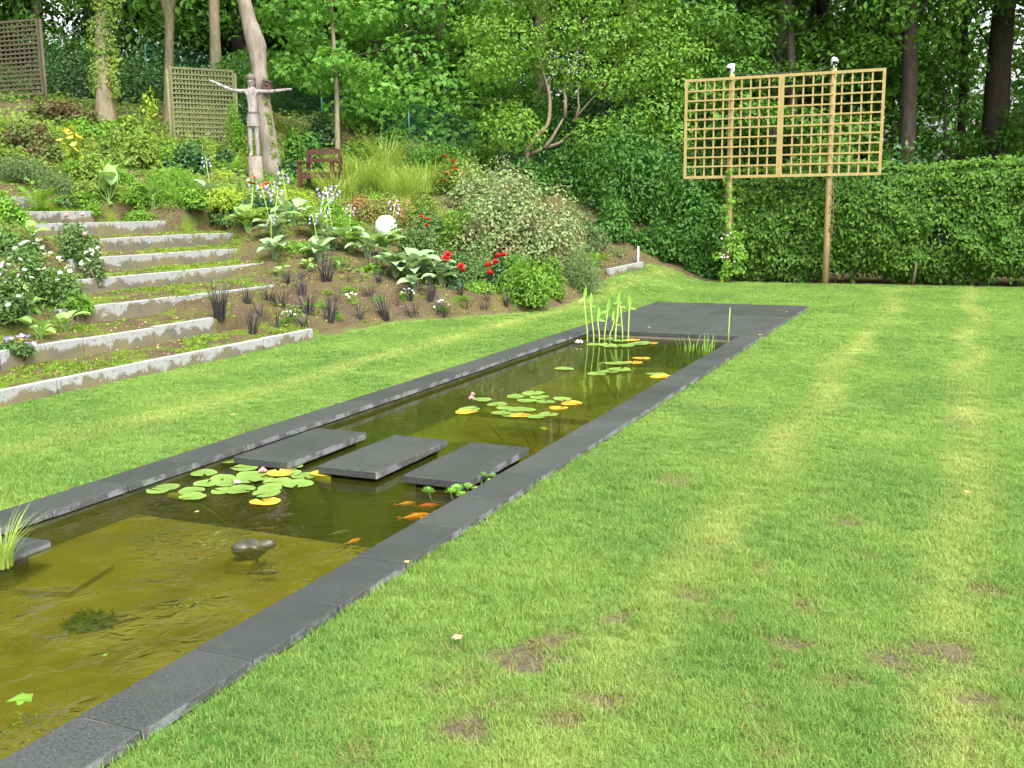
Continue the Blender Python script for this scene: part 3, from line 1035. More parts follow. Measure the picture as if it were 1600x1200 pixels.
def branch(mb, a, b, r0, r1, bend=.12, seed=0, n=6):
    rng = np.random.default_rng(seed)
    a = np.asarray(a, float); b = np.asarray(b, float)
    l = np.linalg.norm(b - a)
    pts = [a, a * .66 + b * .34 + rng.normal(0, bend * l * .4, 3), a * .33 + b * .67 + rng.normal(0, bend * l * .4, 3), b]
    mb.tube(pts, np.linspace(r0, r1, 4), n)


def tree_proto(seed, H, R, base, n, leaf, tpl, tr, mats, nl=26, lean=0):
    """A woodland tree: tapered trunk, limbs, a lumpy crown from height `base` to H."""
    rng = np.random.default_rng(seed)
    pts = [[0, 0, -.4], [rng.normal(0, .1), rng.normal(0, .1), H * .3], [rng.normal(0, .3) + lean, rng.normal(0, .3), H * .6], [rng.normal(0, .4) + lean, rng.normal(0, .4), H * .92]]
    mb = trunk_mesh("trunk", pts, [tr * 1.35, tr, tr * .7, tr * .15], 10, seed)
    C = []; Rr = []
    for i in range(nl):
        h = base + (H - base) * (i + .5) / nl
        u = (h - base) / (H - base)
        prof = R * (.55 + .75 * math.sin(math.pi * min(1, u * .9 + .12))) * .72
        a = i * 2.4 + rng.normal(0, .4)
        q = prof * rng.uniform(.35, 1)
        C.append([q * math.cos(a) + lean * u, q * math.sin(a), h]); l = rng.uniform(.28, .46) * R
        Rr.append([l, l, l * .62])
        if i % 2 == 0:
            branch(mb, [lean * u * .6, 0, h * .86], C[-1], tr * .32 * (1 - u * .6), .02, .1, seed + i, 5)
    C = np.array(C); Rr = np.array(Rr)
    P, N = lump_points(C, Rr, n, .45, .7, rng)
    V, F, t = leaves(P, N, leaf, tpl, .5, .45, rng)
    return mb.mesh("trunk", [mats[0]]), mesh_np("crown", V, F, t, False, [mats[1]])


WOOD_PROTO = [tree_proto(101, 15.5, 4.2, 3.2, 17000, .19, 'd', .24, (M['bark_dark'], M['forest'])),
              tree_proto(102, 17.5, 4.8, 4.5, 18000, .19, 'd', .28, (M['bark_dark'], M['beech'])),
              tree_proto(103, 14.0, 4.0, 1.6, 17000, .18, 'd', .20, (M['bark_grey'], M['forest'])),
              tree_proto(104, 18.5, 4.4, 7.0, 15000, .19, 'd', .27, (M['bark_dark'], M['forest']))]


ZONES = [(60, "brown lattice screen"), (215, "ivy-clad trunk"), (300, "forked trunk"), (385, "grey-green lattice screen"), (480, "leaning pale trunk"), (590, "maple sapling"), (760, "big-leaved maple"),
         (960, "pale willow-like tree"), (1075, "dark corner laurels"), (1230, "left half of the tan trellis"), (1385, "right half of the tan trellis"), (1500, "straight dark trunk at the right"), (9999, "thick dark trunk at the far right")]
NTH = ["", ", second one back", ", third one back", ", fourth one back", ", fifth one back", ", sixth one back", ", seventh one back", ", eighth one back", ", ninth one back", ", tenth one back", ", eleventh one back", ", twelfth one back", ", thirteenth one back", ", fourteenth one back"]
ZONE_COUNT = {}


def zone_label(what, x, y):
    """Names a tree of the wood by the landmark it stands behind."""
    if not what.endswith(("tree", "shrub")) or " with " in what or "overhanging" in what: return what
    v = CAM_R.T @ np.array([x, y, 0.0])
    px = 800 + CAM_F * v[0] / -v[2]
    z = next(n for (lim, n) in ZONES if px < lim)
    k = ZONE_COUNT.get((what, z), 0); ZONE_COUNT[(what, z)] = k + 1
    return f"{what} beyond the {z}{NTH[min(k, 13)]}"


def wood_tree(k, x, y, rz, sc, label, name="forest_tree", group="trees of the wood behind the garden"):
    label = zone_label(label, x, y)
    t = thing(name, label, "tree", (x, y, float(tz(x, y))), rz, group, sc)
    obj("trunk", WOOD_PROTO[k][0], None, t)
    obj("crown", WOOD_PROTO[k][1], None, t)
    return t


WL = "tall dark forest tree"
WT = [(1, -31, 24, .3, 1.0), (3, -28, 31, 1.2, 1.0), (0, -24.5, 31, 2.2, 1.05), (1, -21, 33.5, 4, 1.05), (3, -26, 38, 1.7, 1.1), (3, -17, 31.5, 3.1, 1.0),
                          (0, -14.5, 35, 5, 1.05), (1, -10.5, 32, .8, 1.0), (2, -7.5, 35, 2.6, 1.1), (1, -20, 41, 1.5, 1.15), (0, -12, 42, 3.5, 1.15), (3, -35, 31, 2, 1.05),
                          (1, -38, 20, 5, 1.0), (0, -34, 37, 2.9, 1.15), (2, -29.5, 27, 3.6, .9), (3, -31.5, 18.5, 4.4, 1.0), (1, -3.5, 37, 4.4, 1.1), (0, -39, 28, 4.4, 1.1), (2, -17.5, 37, 4.2, 1.2), (2, -23, 36.5, 1.2, 1.2), (2, -31.5, 27.8, 2.1, 1.0), (2, -34.5, 26.0, .7, 1.0), (2, -30.5, 30.5, 5.1, 1.05), (1, -30, 14.5, 1.1, 1.1), (3, -33, 11, 2.2, 1.1), (0, -35, 15.5, .3, 1.15), (2, -12.2, 29.5, 1.2, 1.0), (2, -9.2, 29.6, 3.2, 1.0), (2, -15.6, 30.2, 4.6, 1.0)]  # trees out of view at far left are added to darken the pond's reflection
for (k, x, y, rz, sc) in sorted(WT, key=lambda q: q[1] * -.4 + q[2] * .9):
    wood_tree(k, x, y, rz, sc, WL)
wood_tree(1, -4.0, 29.5, 2.0, .95, "broad beech with low branches behind the left half of the tan trellis", "beech_tree", None)
wood_tree(2, -5.2, 29.0, 1.0, 1.0, "leafy beech overhanging the dark shrubs left of the tan trellis", "beech_tree", None)
wood_tree(2, -3.4, 33.5, 4.0, 1.0, "mid green tree behind the right end of the tan trellis", "beech_tree", None)
WR = "dark shaded forest tree"
for (k, x, y, rz, sc) in [(3, 2.0, 28.5, 1.9, 1.0), (3, 4.6, 27.2, 3.1, 1.0), (1, 7.5, 30, 2.2, 1.0), (0, 3.4, 38, 1.1, 1.1), (1, 10, 36, 3.7, 1.1), (2, 12, 29, 5.1, 1.0), (3, -7, 45, 0.4, 1.2), (0, 15, 36, 2.4, 1.2)]:
    wood_tree(k, x, y, rz, sc, WR, "forest_tree", "trees behind the clipped hedge")

# the far wood closes the view between the trees
def far_wood():
    rng = np.random.default_rng(77)
    C = []; R = []
    for i in range(190):
        a = math.radians(rng.uniform(-66, 38)); d = rng.uniform(43, 54)
        x, y = d * math.sin(a), d * math.cos(a)
        if x > 5 and rng.random() < .15: continue
        z = float(tz(x, y)) + rng.uniform(.5, 16 if x < 3 else 8)
        if -2.2 < x < 3.4 and z > 5: continue
        C.append([x, y, z]); r = rng.uniform(2.2, 3.8); R.append([r, r, r * .8])
    for i in range(46):
        a = math.radians(rng.uniform(-64, -34)); d = rng.uniform(38, 43)
        x, y = d * math.sin(a), d * math.cos(a)
        C.append([x, y, float(tz(x, y)) + rng.uniform(.5, 15)]); r = rng.uniform(1.8, 2.8); R.append([r, r, r * .8])
    P, N = lump_points(C, R, 135000, .3, .5, rng)
    V, F, t = leaves(P, N, .42, 'd', .4, .5, rng)
    tag(obj("far_woodland", mesh_np("far_woodland", V, F, t, False, [M['forest']])), "dark far wood closing the view behind the garden trees", "woodland", None, "stuff")


far_wood()

# understorey shrubs of the wood
US, UC, UR = bush_mesh("foliage", 1.6, 1.6, 2.4, 5200, .13, 'd', 18, 61)
US.materials.append(M['darkleaf'])
UB, UC2, UR2 = bush_mesh("foliage", 1.5, 1.5, 2.1, 5200, .12, 'd', 16, 62)
UB.materials.append(M['forest'])
UST = stem_mesh("stem", UC, .02, .3, 5, 8); UST.materials.append(M['twig'])
UL = "dark understorey shrub"
for i, (x, y, s) in enumerate(sorted([(-25, 26.5, 1.1), (-22.5, 28, 1), (-20.5, 27.5, .9), (-18.5, 28.6, 1.1), (-16, 28, 1), (-14, 28.8, 1.1), (-12, 28.2, 1.1), (-10, 27.6, 1.2), (-8, 27.5, 1.2),
                               (-30, 25, 1.1), (-24, 29.5, 1.3), (-18, 31, 1.4), (-13, 31, 1.4), (-6, 28, 1.2), (-4.2, 26.5, 1.0), (-1.8, 27, 1.2), (.6, 26, .9), (2.6, 26.2, 1.1), (5, 25.6, .9), (6.6, 27, 1.2), (3.4, 30, 1.4), (-32, 22, 1.2),
                               (-21, 30.5, 1.3), (-24.6, 24.6, .95), (-23.2, 26.4, .95), (-26.5, 25.4, 1.0), (-30.5, 22.0, 1.1), (-28.5, 25.2, 1.2), (-33, 19.5, 1.2), (-24.8, 27.8, 1.2), (-20.2, 25.6, .8), (-18.6, 26.6, .8), (-21.6, 27.4, 1.1), (-27.5, 28, 1.3), (-15, 31, 1.2), (-9.5, 30.5, 1.4), (8.5, 27, 1.2), (1.4, 29.5, 1.5), (5.8, 29.5, 1.6), (7.6, 31.5, 1.7), (2.2, 32.5, 1.6), (4.6, 33, 1.8), (9.8, 30.5, 1.6), (0, 31, 1.5)], key=lambda q: q[0] * -.4 + q[1] * .9)):
    t = thing("understorey_shrub", zone_label(UL, x, y), "shrub", (x, y, float(tz(x, y)) - .05), i * 1.37, "understorey shrubs of the wood", (s, s, s * (1 + .2 * math.sin(i))))
    obj("foliage", US if i % 2 else UB, None, t)
    obj("stem", UST, None, t)


# ---- single trees at the garden's edge
def garden_tree(name, label, base, path, rad, bark, crown=None, leaf=('maple', .12, 'm'), seed=1, n=6000, limbs=(), flare=1.3):
    base = np.asarray(base, float)
    t = thing(name, label, "tree", base)
    mb = trunk_mesh("trunk", path, rad, 14, seed)
    for i, (a, b, r) in enumerate(limbs):
        branch(mb, a, b, r, r * .25, .1, seed * 10 + i, 7)
    obj("trunk", mb.mesh("trunk", [M[bark]]), None, t)
    if crown is not None:
        rng = np.random.default_rng(seed + 500)
        C, R = crown
        P, N = lump_points(C, R, n, .4, .7, rng)
        V, F, tt = leaves(P, N, leaf[1], leaf[2], .6, .45, rng)
        obj("crown", mesh_np("crown", V, F, tt, False, [M[leaf[0]]]), None, t)
    return t


def crown_lumps(rng, c, r, h, n, lr=(.9, 1.6)):
    C = []; R = []
    for i in range(n):
        d = norm(rng.normal(0, 1, 3)[None])[0]; q = rng.uniform(.3, 1)
        C.append(np.array(c) + d * np.array([r, r, h / 2]) * q); l = rng.uniform(*lr); R.append([l, l, l * .6])
    return np.array(C), np.array(R)


def up_path(base, pix, dep):
    """Trunk axis through spots of the picture at the tree's own distance, relative to its base."""
    return [[0, 0, -.35]] + [list(at_depth(px, py, dep) - base) for (px, py) in pix]


rg = np.random.default_rng(3)
# ivy-clad trunk at the left
b1 = hit(165, 192); d1 = depth(b1)
garden_tree("ivy_clad_tree", "grey trunk wrapped in ivy rising behind the left flower bed", b1,
            up_path(b1, [(164, 150), (161, 90), (160, 40), (168, -20), (172, -140), (175, -300)], d1), np.array([18, 14.5, 13, 12, 11, 9, 5]) * d1 / CAM_F, 'bark_tan',
            crown_lumps(rg, (0, 0, 8.4), 3.4, 8, 24), ('forest', .15, 'd'), 21, 9000, [((-.02, 0, 3.0), (-1.0, .2, 5.0), .11), ((0, .1, 5), (1.9, .4, 8.4), .10), ((0, .1, 5.5), (-2, -.4, 8.8), .10)])
# slender trunk with a fork
b2 = hit(262, 194); d2 = depth(b2)
p262 = [list(at_depth(x, y, d2) - b2) for (x, y) in ((263, 38), (254, 0), (240, -120), (274, 0), (285, -120))]
garden_tree("forked_tree", "slender grey trunk forking in two beside the grey lattice screen", b2,
            up_path(b2, [(263, 150), (264, 90), (265, 30), (263, 0), (262, -150)], d2), np.array([10, 7.5, 7, 7, 8, 5.5, 3]) * d2 / CAM_F, 'bark_tan',
            crown_lumps(rg, (0, 0, 8.6), 2.8, 7.5, 18), ('beech', .14, 'd'), 22, 6000, [(p262[0], p262[2], .10), (p262[0], p262[4], .10)])
# big pale leaning trunk
d3 = depth(hit(400, 281)) + .85; b3 = at_depth(428, 283, d3); b3[2] = tz(b3[0], b3[1])
garden_tree("leaning_pale_tree", "big pale smooth trunk with a knee, leaning left behind the carved figure", b3,
            up_path(b3, [(425, 262), (417, 200), (409, 150), (405, 110), (402, 74), (389, 34), (381, 0), (370, -80), (360, -220)], d3), np.array([19, 15, 12.5, 12, 11.5, 15, 12.5, 10.5, 10, 6]) * d3 / CAM_F, 'bark_pale',
            crown_lumps(rg, (-1.0, .8, 8.8), 3.2, 7.0, 20), ('forest', .15, 'd'), 23, 7000,
            [((-.8, .2, 5.2), (-2.6, .6, 8.2), .12), ((-.75, .2, 4.9), (.9, .5, 8.4), .11)])
# bark scar on the knee
# trunk in the shade behind
b4 = at_depth(335, 110, 33); b4[2] = tz(b4[0], b4[1])
garden_tree("shaded_tree", "straight brown trunk in the shade above the grey lattice screen", b4, up_path(b4, [(336, 60), (334, 0), (333, -160), (333, -300)], 33), np.array([11, 8.5, 8.3, 7, 4]) * 33 / CAM_F, 'bark_tan',
            crown_lumps(rg, (0, 0, 10.5), 3, 6, 14), ('forest', .16, 'd'), 24, 5000)
# sapling and the trunk beside it, with the maple foliage
b5 = hit(527, 252); d5 = depth(b5)
garden_tree("maple_sapling", "thin pale sapling rising behind the red-brown bench", b5, up_path(b5, [(527, 200), (526, 140), (521, 60), (517, 0), (515, -120)], d5), np.array([5, 4, 3.6, 3.2, 2.8, 2.4, 1.2]) * d5 / CAM_F, 'bark_grey',
            (np.array([at_depth(x, y, d5 + dz) - b5 for (x, y, dz) in ((470, 60, .4), (520, 95, -.3), (560, 40, .5), (500, 130, .3), (450, 110, .6), (560, 110, .2), (520, 10, 0), (470, -20, .5), (590, 150, .6), (585, 20, .2))]),
             np.tile([.62, .62, .34], (10, 1))), ('maple', .15, 'm'), 25, 1500)
# the big-leaved maple mass in the middle of the picture
b6 = at_depth(640, 250, 29.5); b6[2] = tz(b6[0], b6[1])
mx = [(450, 20), (520, 60), (580, 30), (640, 90), (560, 120), (700, 50), (620, 150), (690, 130), (740, 90), (480, 100), (660, 10), (730, 170), (600, 190), (560, 170), (680, 180), (540, -30), (620, -50), (700, -40), (470, -60), (770, 20), (790, 120), (650, 215), (720, 215)]
mC = np.array([at_depth(x, y, 28.8 + 1.6 * ((i * 37) % 10) / 10 - 1.2 * (y > 100)) - b6 for i, (x, y) in enumerate(mx)])
mR = np.array([[1.05, .9, .62] if i % 3 else [1.25, 1.1, .7] for i in range(len(mx))])
garden_tree("maple_tree", "wide maple with large lobed leaves filling the middle behind the wire fence", b6, up_path(b6, [(640, 160), (655, 40), (660, -100)], 29.5), np.array([12, 9, 7, 4]) * 29.5 / CAM_F, 'bark_dark', (mC, mR), ('maple', .17, 'm'), 26, 9500,
            [(list(at_depth(650, 80, 29.5) - b6), list(mC[k]), .07) for k in (1, 3, 5, 8, 9, 14)])
# pale multi-stemmed shrub tree
b7 = at_depth(835, 262, 25.5); b7[2] = tz(b7[0], b7[1])
d7 = 25.5
wx = [(800, 60), (850, 90), (900, 110), (880, 50), (950, 60), (1000, 40), (1040, 80), (1060, 130), (1000, 110), (960, 130), (770, 100), (800, 10), (870, 0), (940, 5), (1010, -10), (1060, 40), (1030, 170), (980, 190), (800, 205), (1050, 210), (820, -40), (900, -60), (980, -70), (790, 180), (1075, 90), (750, 50), (930, 215)]
wC = np.array([at_depth(x, y, d7 + .9 * ((i * 29) % 10) / 10 - .5) - b7 for i, (x, y) in enumerate(wx)])
wR = np.array([[.72, .72, .46] if i % 2 else [.9, .85, .55] for i in range(len(wx))])
P7 = lambda x, y, dz=0: list(at_depth(x, y, d7 + dz) - b7)
t7 = garden_tree("pale_willow_tree", "airy yellow-green tree with several tan stems above the variegated shrub", b7, [[0, 0, -.3], P7(820, 240), P7(835, 215), P7(858, 195), P7(860, 150), P7(848, 110), P7(830, 60)], np.array([6, 4.6, 3.8, 3, 2.6, 2, 1]) * d7 / CAM_F, 'bark_tan', (wC, wR), ('willow', .12, 'd'), 27, 15500,
                 [(P7(850, 232), P7(883, 180), .06), (P7(883, 185), P7(892, 110), .055), (P7(892, 110), P7(915, 30), .03), (P7(900, 185), P7(906, 130), .04), (P7(930, 145), P7(968, 92), .03), (P7(895, 190), P7(975, 100), .03), (P7(860, 150), P7(857, 120), .03), (P7(825, 245, .2), P7(895, 205, .2), .07)])
# dark trunks at the right behind the hedge
for (px, w, dep, lab, pth) in ((1421, 12, 25.5, "dark straight trunk just right of the tan trellis behind the hedge", [(1421, 150), (1422, 60), (1424, -60), (1425, -250)]),
                               (1562, 19, 27.5, "thick dark trunk against the bright sky gap behind the hedge", [(1556, 170), (1562, 90), (1570, 0), (1575, -100), (1580, -260)]),
                               (1507, 6, 30, "thin dark trunk between the two stout trunks behind the hedge", [(1506, 120), (1507, 30), (1508, -80), (1508, -200)])):
    b = at_depth(px - 4, 260, dep); b[2] = tz(b[0], b[1])
    rr = np.concatenate([[w * 1.2, w], np.linspace(w * .95, w * .5, len(pth) - 1)]) * dep / CAM_F
    garden_tree("dark_trunk_tree", lab, b, up_path(b, pth, dep), rr, 'bark_dark', crown_lumps(rg, (0, .5, 9.5), 2.6, 5.5, 14), ('forest', .16, 'd'), 30 + int(w), 5200,
                [(list(at_depth(px + 4, 30, dep) - b), list(at_depth(px + 70, -50, dep) - b), .07), (list(at_depth(px + 2, 90, dep) - b), list(at_depth(px - 60, 20, dep) - b), .05)])
# low leafy boughs in the dark at the right
b8 = at_depth(1480, 255, 26.5); b8[2] = tz(b8[0], b8[1])
bx = [(1430, 190), (1470, 215), (1450, 150), (1400, 60), (1380, 100), (1500, 170), (1590, 180), (1600, 210), (1470, 100), (1360, 30), (1420, 20), (1560, 215), (1510, 110), (1440, 225), (1500, 225)]
garden_tree("holly_tree", "small dark leafy tree in the shade between hedge and stout trunks", b8, [[0, 0, -.2], list(at_depth(1478, 200, 26.5) - b8), list(at_depth(1474, 100, 26.5) - b8)], [.06, .05, .02], 'bark_dark',
            (np.array([at_depth(x, y, 26.3 + (i % 4) * .3) - b8 for i, (x, y) in enumerate(bx)]), np.tile([.6, .6, .36], (len(bx), 1))), ('forest', .13, 'o'), 35, 3000)
# beech boughs over the trellis
b9 = at_depth(1240, 262, 26); b9[2] = tz(b9[0], b9[1])
ex = [(1110, 30), (1160, 60), (1210, 30), (1260, 70), (1310, 40), (1350, 80), (1380, 30), (1130, -20), (1200, -30), (1280, -20), (1340, -30), (1150, 110), (1230, 120), (1300, 120), (1360, 130), (1180, 180), (1260, 190), (1330, 200), (1120, 90), (1210, 230), (1290, 235), (1100, 150)]
garden_tree("beech_tree", "mid green beech with spreading boughs straight behind the tan trellis", b9, [[0, 0, -.2], list(at_depth(1240, 180, 26) - b9), list(at_depth(1235, 60, 26) - b9), list(at_depth(1230, -80, 26) - b9)], [.14, .12, .10, .04], 'bark_dark',
            (np.array([at_depth(x, y, 25.4 + (i % 5) * .35) - b9 for i, (x, y) in enumerate(ex)]), np.array([[.85, .75, .42]] * len(ex))), ('beech', .125, 'o'), 36, 10500,
            [(list(at_depth(1238, 150, 26) - b9), list(at_depth(x, y, 26) - b9), .05) for (x, y) in ((1130, 60), (1310, 60), (1360, 100), (1180, 20))])


# ================================================================== HEDGE AND DARK SHRUBS
def build_hedge():
    rng = np.random.default_rng(41)
    x0, x1, yf, th = -4.75, 4.5, 21.85, 1.1
    b = thing("hornbeam_hedge", "long clipped hornbeam hedge behind the tan trellis", "hedge", (0, yf, 0))

    def surf(x, u, dep):
        """u 0..1 climbs the front, 1..1.35 crosses the top."""
        top = 2.30 + .07 * np.sin(x * 1.7) + .10 * (fbm(x * 1.5, x * 0, 6) - .5)
        z = np.where(u < 1, u * top, top)
        bulge = .22 * (fbm(x * 1.1, z * 1.3, 7) - .5) * 2 + .12 * (fbm(x * 3.2, z * 3.4, 8) - .5) * 2
        y = np.where(u < 1, -bulge - .10 * np.sin(np.clip(u, 0, 1) * math.pi) + .22 * sstep(.9, 1, u) + .16 * (1 - sstep(0, .22, u)), (u - 1) / .35 * th)
        z = z - np.where(u >= 1, .05 * np.abs(u - 1.12), 0)
        return np.stack([x, y + dep, z], -1)
    n = 44000
    x = rng.uniform(x0, x1, n); u = np.where(rng.random(n) < .86, rng.random(n) ** .95, 1 + .35 * rng.random(n))
    gap = fbm(x * 1.6, u * 3.4, 19)
    # gaps low down and a hollow where twigs show
    low = (1 - sstep(.03, .2, u)) * .5
    hol = np.exp(-(((x + .62) / .20) ** 2 + ((u - .42) / .10) ** 2)) * .8
    k = rng.random(n) > (gap > .60) * .62 + low + hol
    x, u = x[k], u[k]
    dep = np.abs(rng.normal(0, .08, len(x))) - .02
    P = surf(x, u, dep)
    N = np.where((u < 1)[:, None], np.array([0, -1, .75]), np.array([0, -.2, 1]))
    V, F, t = leaves(P, N, .098, 'o', 1.1, .36, rng)
    obj("foliage", mesh_np("foliage", V, F, t, False, [M['hornbeam']]), None, b)
    # loose shoots on top and front
    m = 3600
    x = rng.uniform(x0, x1, m); u = rng.uniform(.02, 1.3, m)
    P = surf(x, u, -.06 - .06 * rng.random(m)); P[:, 2] += (u > .97) * rng.random(m) * .13
    V, F, t = leaves(P, np.tile([0, -1, .5], (m, 1)), .085, 'o', .8, .6, rng)
    obj("shoots", mesh_np("shoots", V, F, t, False, [M['newgrowth']]), None, b)
    # inner leaves and twigs
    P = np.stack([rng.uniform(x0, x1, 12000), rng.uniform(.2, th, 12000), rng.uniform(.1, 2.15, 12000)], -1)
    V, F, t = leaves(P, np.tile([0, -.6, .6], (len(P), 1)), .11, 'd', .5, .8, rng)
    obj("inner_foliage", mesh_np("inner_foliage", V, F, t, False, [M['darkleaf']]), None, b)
    for i in range(16):
        xx = x0 + .3 + i * .58 + rng.normal(0, .08)
        mb = MB()
        mb.tube([[xx, .4, -.1], [xx + rng.normal(0, .05), .38, .9], [xx + rng.normal(0, .1), .45, 2.0]], [.035, .028, .01], 6)
        for j in range(5):
            z = rng.uniform(.15, 1.9)
            mb.tube([[xx, .4, z], [xx + rng.normal(0, .3), .1, z + .3]], [.012, .004], 4)
        obj("stem", mb.mesh("stem", [M['twig']]), None, b)
    # the stem that shows through near the hollow
    mb = MB(); mb.tube([[-1.02, -.12, -.05], [-.98, -.13, .3], [-1.0, -.05, .75]], [.03, .024, .012], 7)
    obj("stem", mb.mesh("stem", [M['twig']]), None, b)


build_hedge()


def px_shrub(name, label, px, py, wpx, hpx, leaf, tpl, mat, n, seed, cat="shrub", group=None, depth_ratio=.8, nl=14, lump=.42, up=.6, droop=.3, spread=.5, base=None, stems=True, flowers=None, shell=.55, sink=.05):
    """A shrub standing on the terrain where the photograph shows its foot, its size worked out from its distance."""
    b = hit(px, py) if base is None else np.array(base, float)
    d = depth(b)
    rx = wpx / 2 * d / CAM_F; h = hpx * d / CAM_F
    t = thing(name, label, cat, (b[0], b[1], b[2] - sink), .41, group)
    ry = rx * depth_ratio
    me, C, R = bush_mesh("foliage", rx, ry, h, n, leaf, tpl, nl, seed, lump, up, droop, spread, shell)
    me.materials.append(M[mat])
    obj("foliage", me, None, t)
    if stems:
        s = stem_mesh("stem", C, .012, rx * .25, seed); s.materials.append(M['stem'])
        obj("stem", s, None, t)
    if flowers:
        rng = np.random.default_rng(seed + 9)
        for (nm, fm, cnt, size, zone) in flowers:
            fme = FLOWER[fm][0] if isinstance(FLOWER[fm], tuple) else FLOWER[fm]
            for i in range(cnt):
                for _ in range(60):
                    th = rng.uniform(-math.pi, 0) if zone != 'all' else rng.uniform(-math.pi, math.pi)
                    q = math.sqrt(rng.random()) * .95
                    x, y = rx * q * math.cos(th), ry * q * math.sin(th)
                    z = h * math.sqrt(max(.02, 1 - q * q)) * .98 + .02
                    if zone == 'top' and z < h * .75: continue
                    if zone == 'face' and z < h * .25: continue
                    break
                obj(nm, fme, None, t, (x, y, z), (rng.uniform(-.5, .9), rng.uniform(-.4, .4), rng.uniform(0, 6.28)), size)
    return t


def flower_mesh(name, petals, cup, mat, centre=None, rows=1, double=False):
    mb = MB()
    for r in range(rows):
        s = 1 - .3 * r
        for i in range(petals):
            a = 6.283 * i / petals + r * .35
            d = np.array([math.cos(a), math.sin(a), 0]); e = np.array([-d[1], d[0], 0])
            up = cup + .35 * r
            v = [np.zeros(3) + [0, 0, .05], d * .28 * s + e * .2 * s + [0, 0, up * .18], d * .5 * s + [0, 0, up * .5], d * .28 * s - e * .2 * s + [0, 0, up * .18]]
            mb.add(v, [np.array([[0, 1, 2, 3]])])
    if centre:
        mb.sphere((0, 0, .08), (.1, .1, .06), 6, 4, mi=1)
    return mb.mesh(name, [M[mat]] + ([M[centre]] if centre else []))


FLOWER = {
    'red': flower_mesh("flower", 8, .5, 'redflower', None, 3), 'orange': flower_mesh("flower", 7, .4, 'orangeflower', None, 2),
    'pink': flower_mesh("flower", 8, .6, 'pinkflower', None, 3), 'white': flower_mesh("flower", 6, .4, 'whiteflower', 'yellowflower', 2),
    'yellow': flower_mesh("flower", 5, .3, 'yellowflower', None, 1), 'lilac': flower_mesh("flower", 6, .9, 'lilacflower', None, 1)}

S = px_shrub
# --- dark glossy shrubs at the far corner
def dark_mass(label, px, py, dep, w, h, n, seed, nl=20, mat='laurel', leaf=.10):
    b = at_depth(px, py, dep); b[2] = float(tz(b[0], b[1]))
    return S("laurel_shrub", label, px, py, w, h, leaf, 'o', mat, n, seed, base=b, nl=nl, group=None, lump=.40, up=.5, droop=.7)


dark_mass("big dark glossy laurel filling the corner between hedge and variegated shrub", 985, 410, 24.8, 190, 185, 8500, 71, 26)
dark_mass("dark glossy laurel between the corner and the vine-clad trellis post", 1082, 420, 24.3, 120, 160, 5200, 72, 20)
dark_mass("dark laurel under the pale willow-like tree by the wire fence", 905, 330, 26.0, 150, 120, 5200, 73, 18)
dark_mass("tall dark laurel behind the left edge of the tan trellis", 1060, 330, 26.8, 150, 190, 6200, 74, 22)
S("small_rose", "thin rose shoot with pale leaves by the white peg", 968, 402, 34, 30, .06, 'd', 'roseleaf', 120, 75, "plant", lump=.5)
# --- the flowering bank, back to front
S("variegated_shrub", "large cream and green variegated shrub, the widest on the bank", 815, 412, 222, 178, .075, 'o', 'variegated', 11500, 81, nl=34, lump=.33, depth_ratio=.7)
S("variegated_shrub", "smaller pale variegated shrub behind the red-flowered one", 760, 335, 140, 105, .07, 'o', 'variegated', 5200, 82, nl=20, depth_ratio=.6)
S("variegated_shrub", "pale mottled shrub hanging toward the grey-green bush at the bank's end", 870, 420, 90, 110, .06, 'o', 'variegated', 3600, 181, nl=16, depth_ratio=.7)
S("yellow_green_shrub", "yellow-green leafy shrub right of the white globe", 722, 392, 80, 88, .07, 'o', 'fresh', 2600, 83, nl=14)
S("dark_juniper", "fine dark green shrub between the globe and the variegated shrub", 775, 400, 110, 70, .055, 'n', 'darkleaf', 3600, 84, nl=14)
S("fresh_green_shrub", "fresh green low shrub at the tip of the bed by the lawn", 818, 472, 105, 72, .06, 'o', 'fresh', 4200, 85, nl=18)
S("grey_green_shrub", "fine grey-green rounded shrub at the lawn edge, last before the corner", 905, 450, 90, 92, .05, 'n', 'greygreen', 5200, 86, nl=16)
S("spirea_shrub", "spirea with rusty seed heads in front of the tall grass", 572, 345, 110, 62, .05, 'd', 'rust', 3400, 87, nl=14)
S("leafy_perennial", "soft green perennial clump left of the white globe", 540, 362, 70, 50, .05, 'd', 'fresh', 2000, 187, nl=12)
S("red_rose_bush", "rose bush with a few red blooms just right of the white globe", 655, 402, 80, 66, .055, 'o', 'roseleaf', 2400, 88, nl=12, flowers=[("flower", 'red', 3, .10, 'face')])
S("red_dahlia", "left red dahlia above the blue-green hostas", 704, 448, 46, 52, .06, 'o', 'darkleaf', 800, 89, "plant", nl=8, flowers=[("flower", 'red', 6, .15, 'face')])
S("red_dahlia", "right red dahlia in front of the variegated shrub", 776, 447, 50, 56, .06, 'o', 'darkleaf', 900, 90, "plant", nl=8, flowers=[("flower", 'red', 5, .15, 'face')])
S("orange_red_shrub", "shrub with orange-red blooms beside the tall ornamental grass", 692, 302, 66, 60, .06, 'o', 'olive', 1700, 91, nl=10, flowers=[("flower", 'orange', 9, .14, 'face')])
S("red_flowered_dahlia", "dark leafy dahlia with small orange-red blooms below the carved figure", 406, 336, 66, 62, .08, 'o', 'darkleaf', 1300, 92, "plant", nl=10, flowers=[("flower", 'orange', 6, .12, 'top')])
S("euphorbia_clump", "yellow-green groundcover clump left of the dark dahlia", 345, 326, 96, 46, .055, 'd', 'lime', 3600, 93, "plant", nl=16)
S("euphorbia_clump", "yellow-green groundcover clump right of the dark dahlia", 460, 332, 84, 48, .055, 'd', 'lime', 3200, 94, "plant", nl=16)
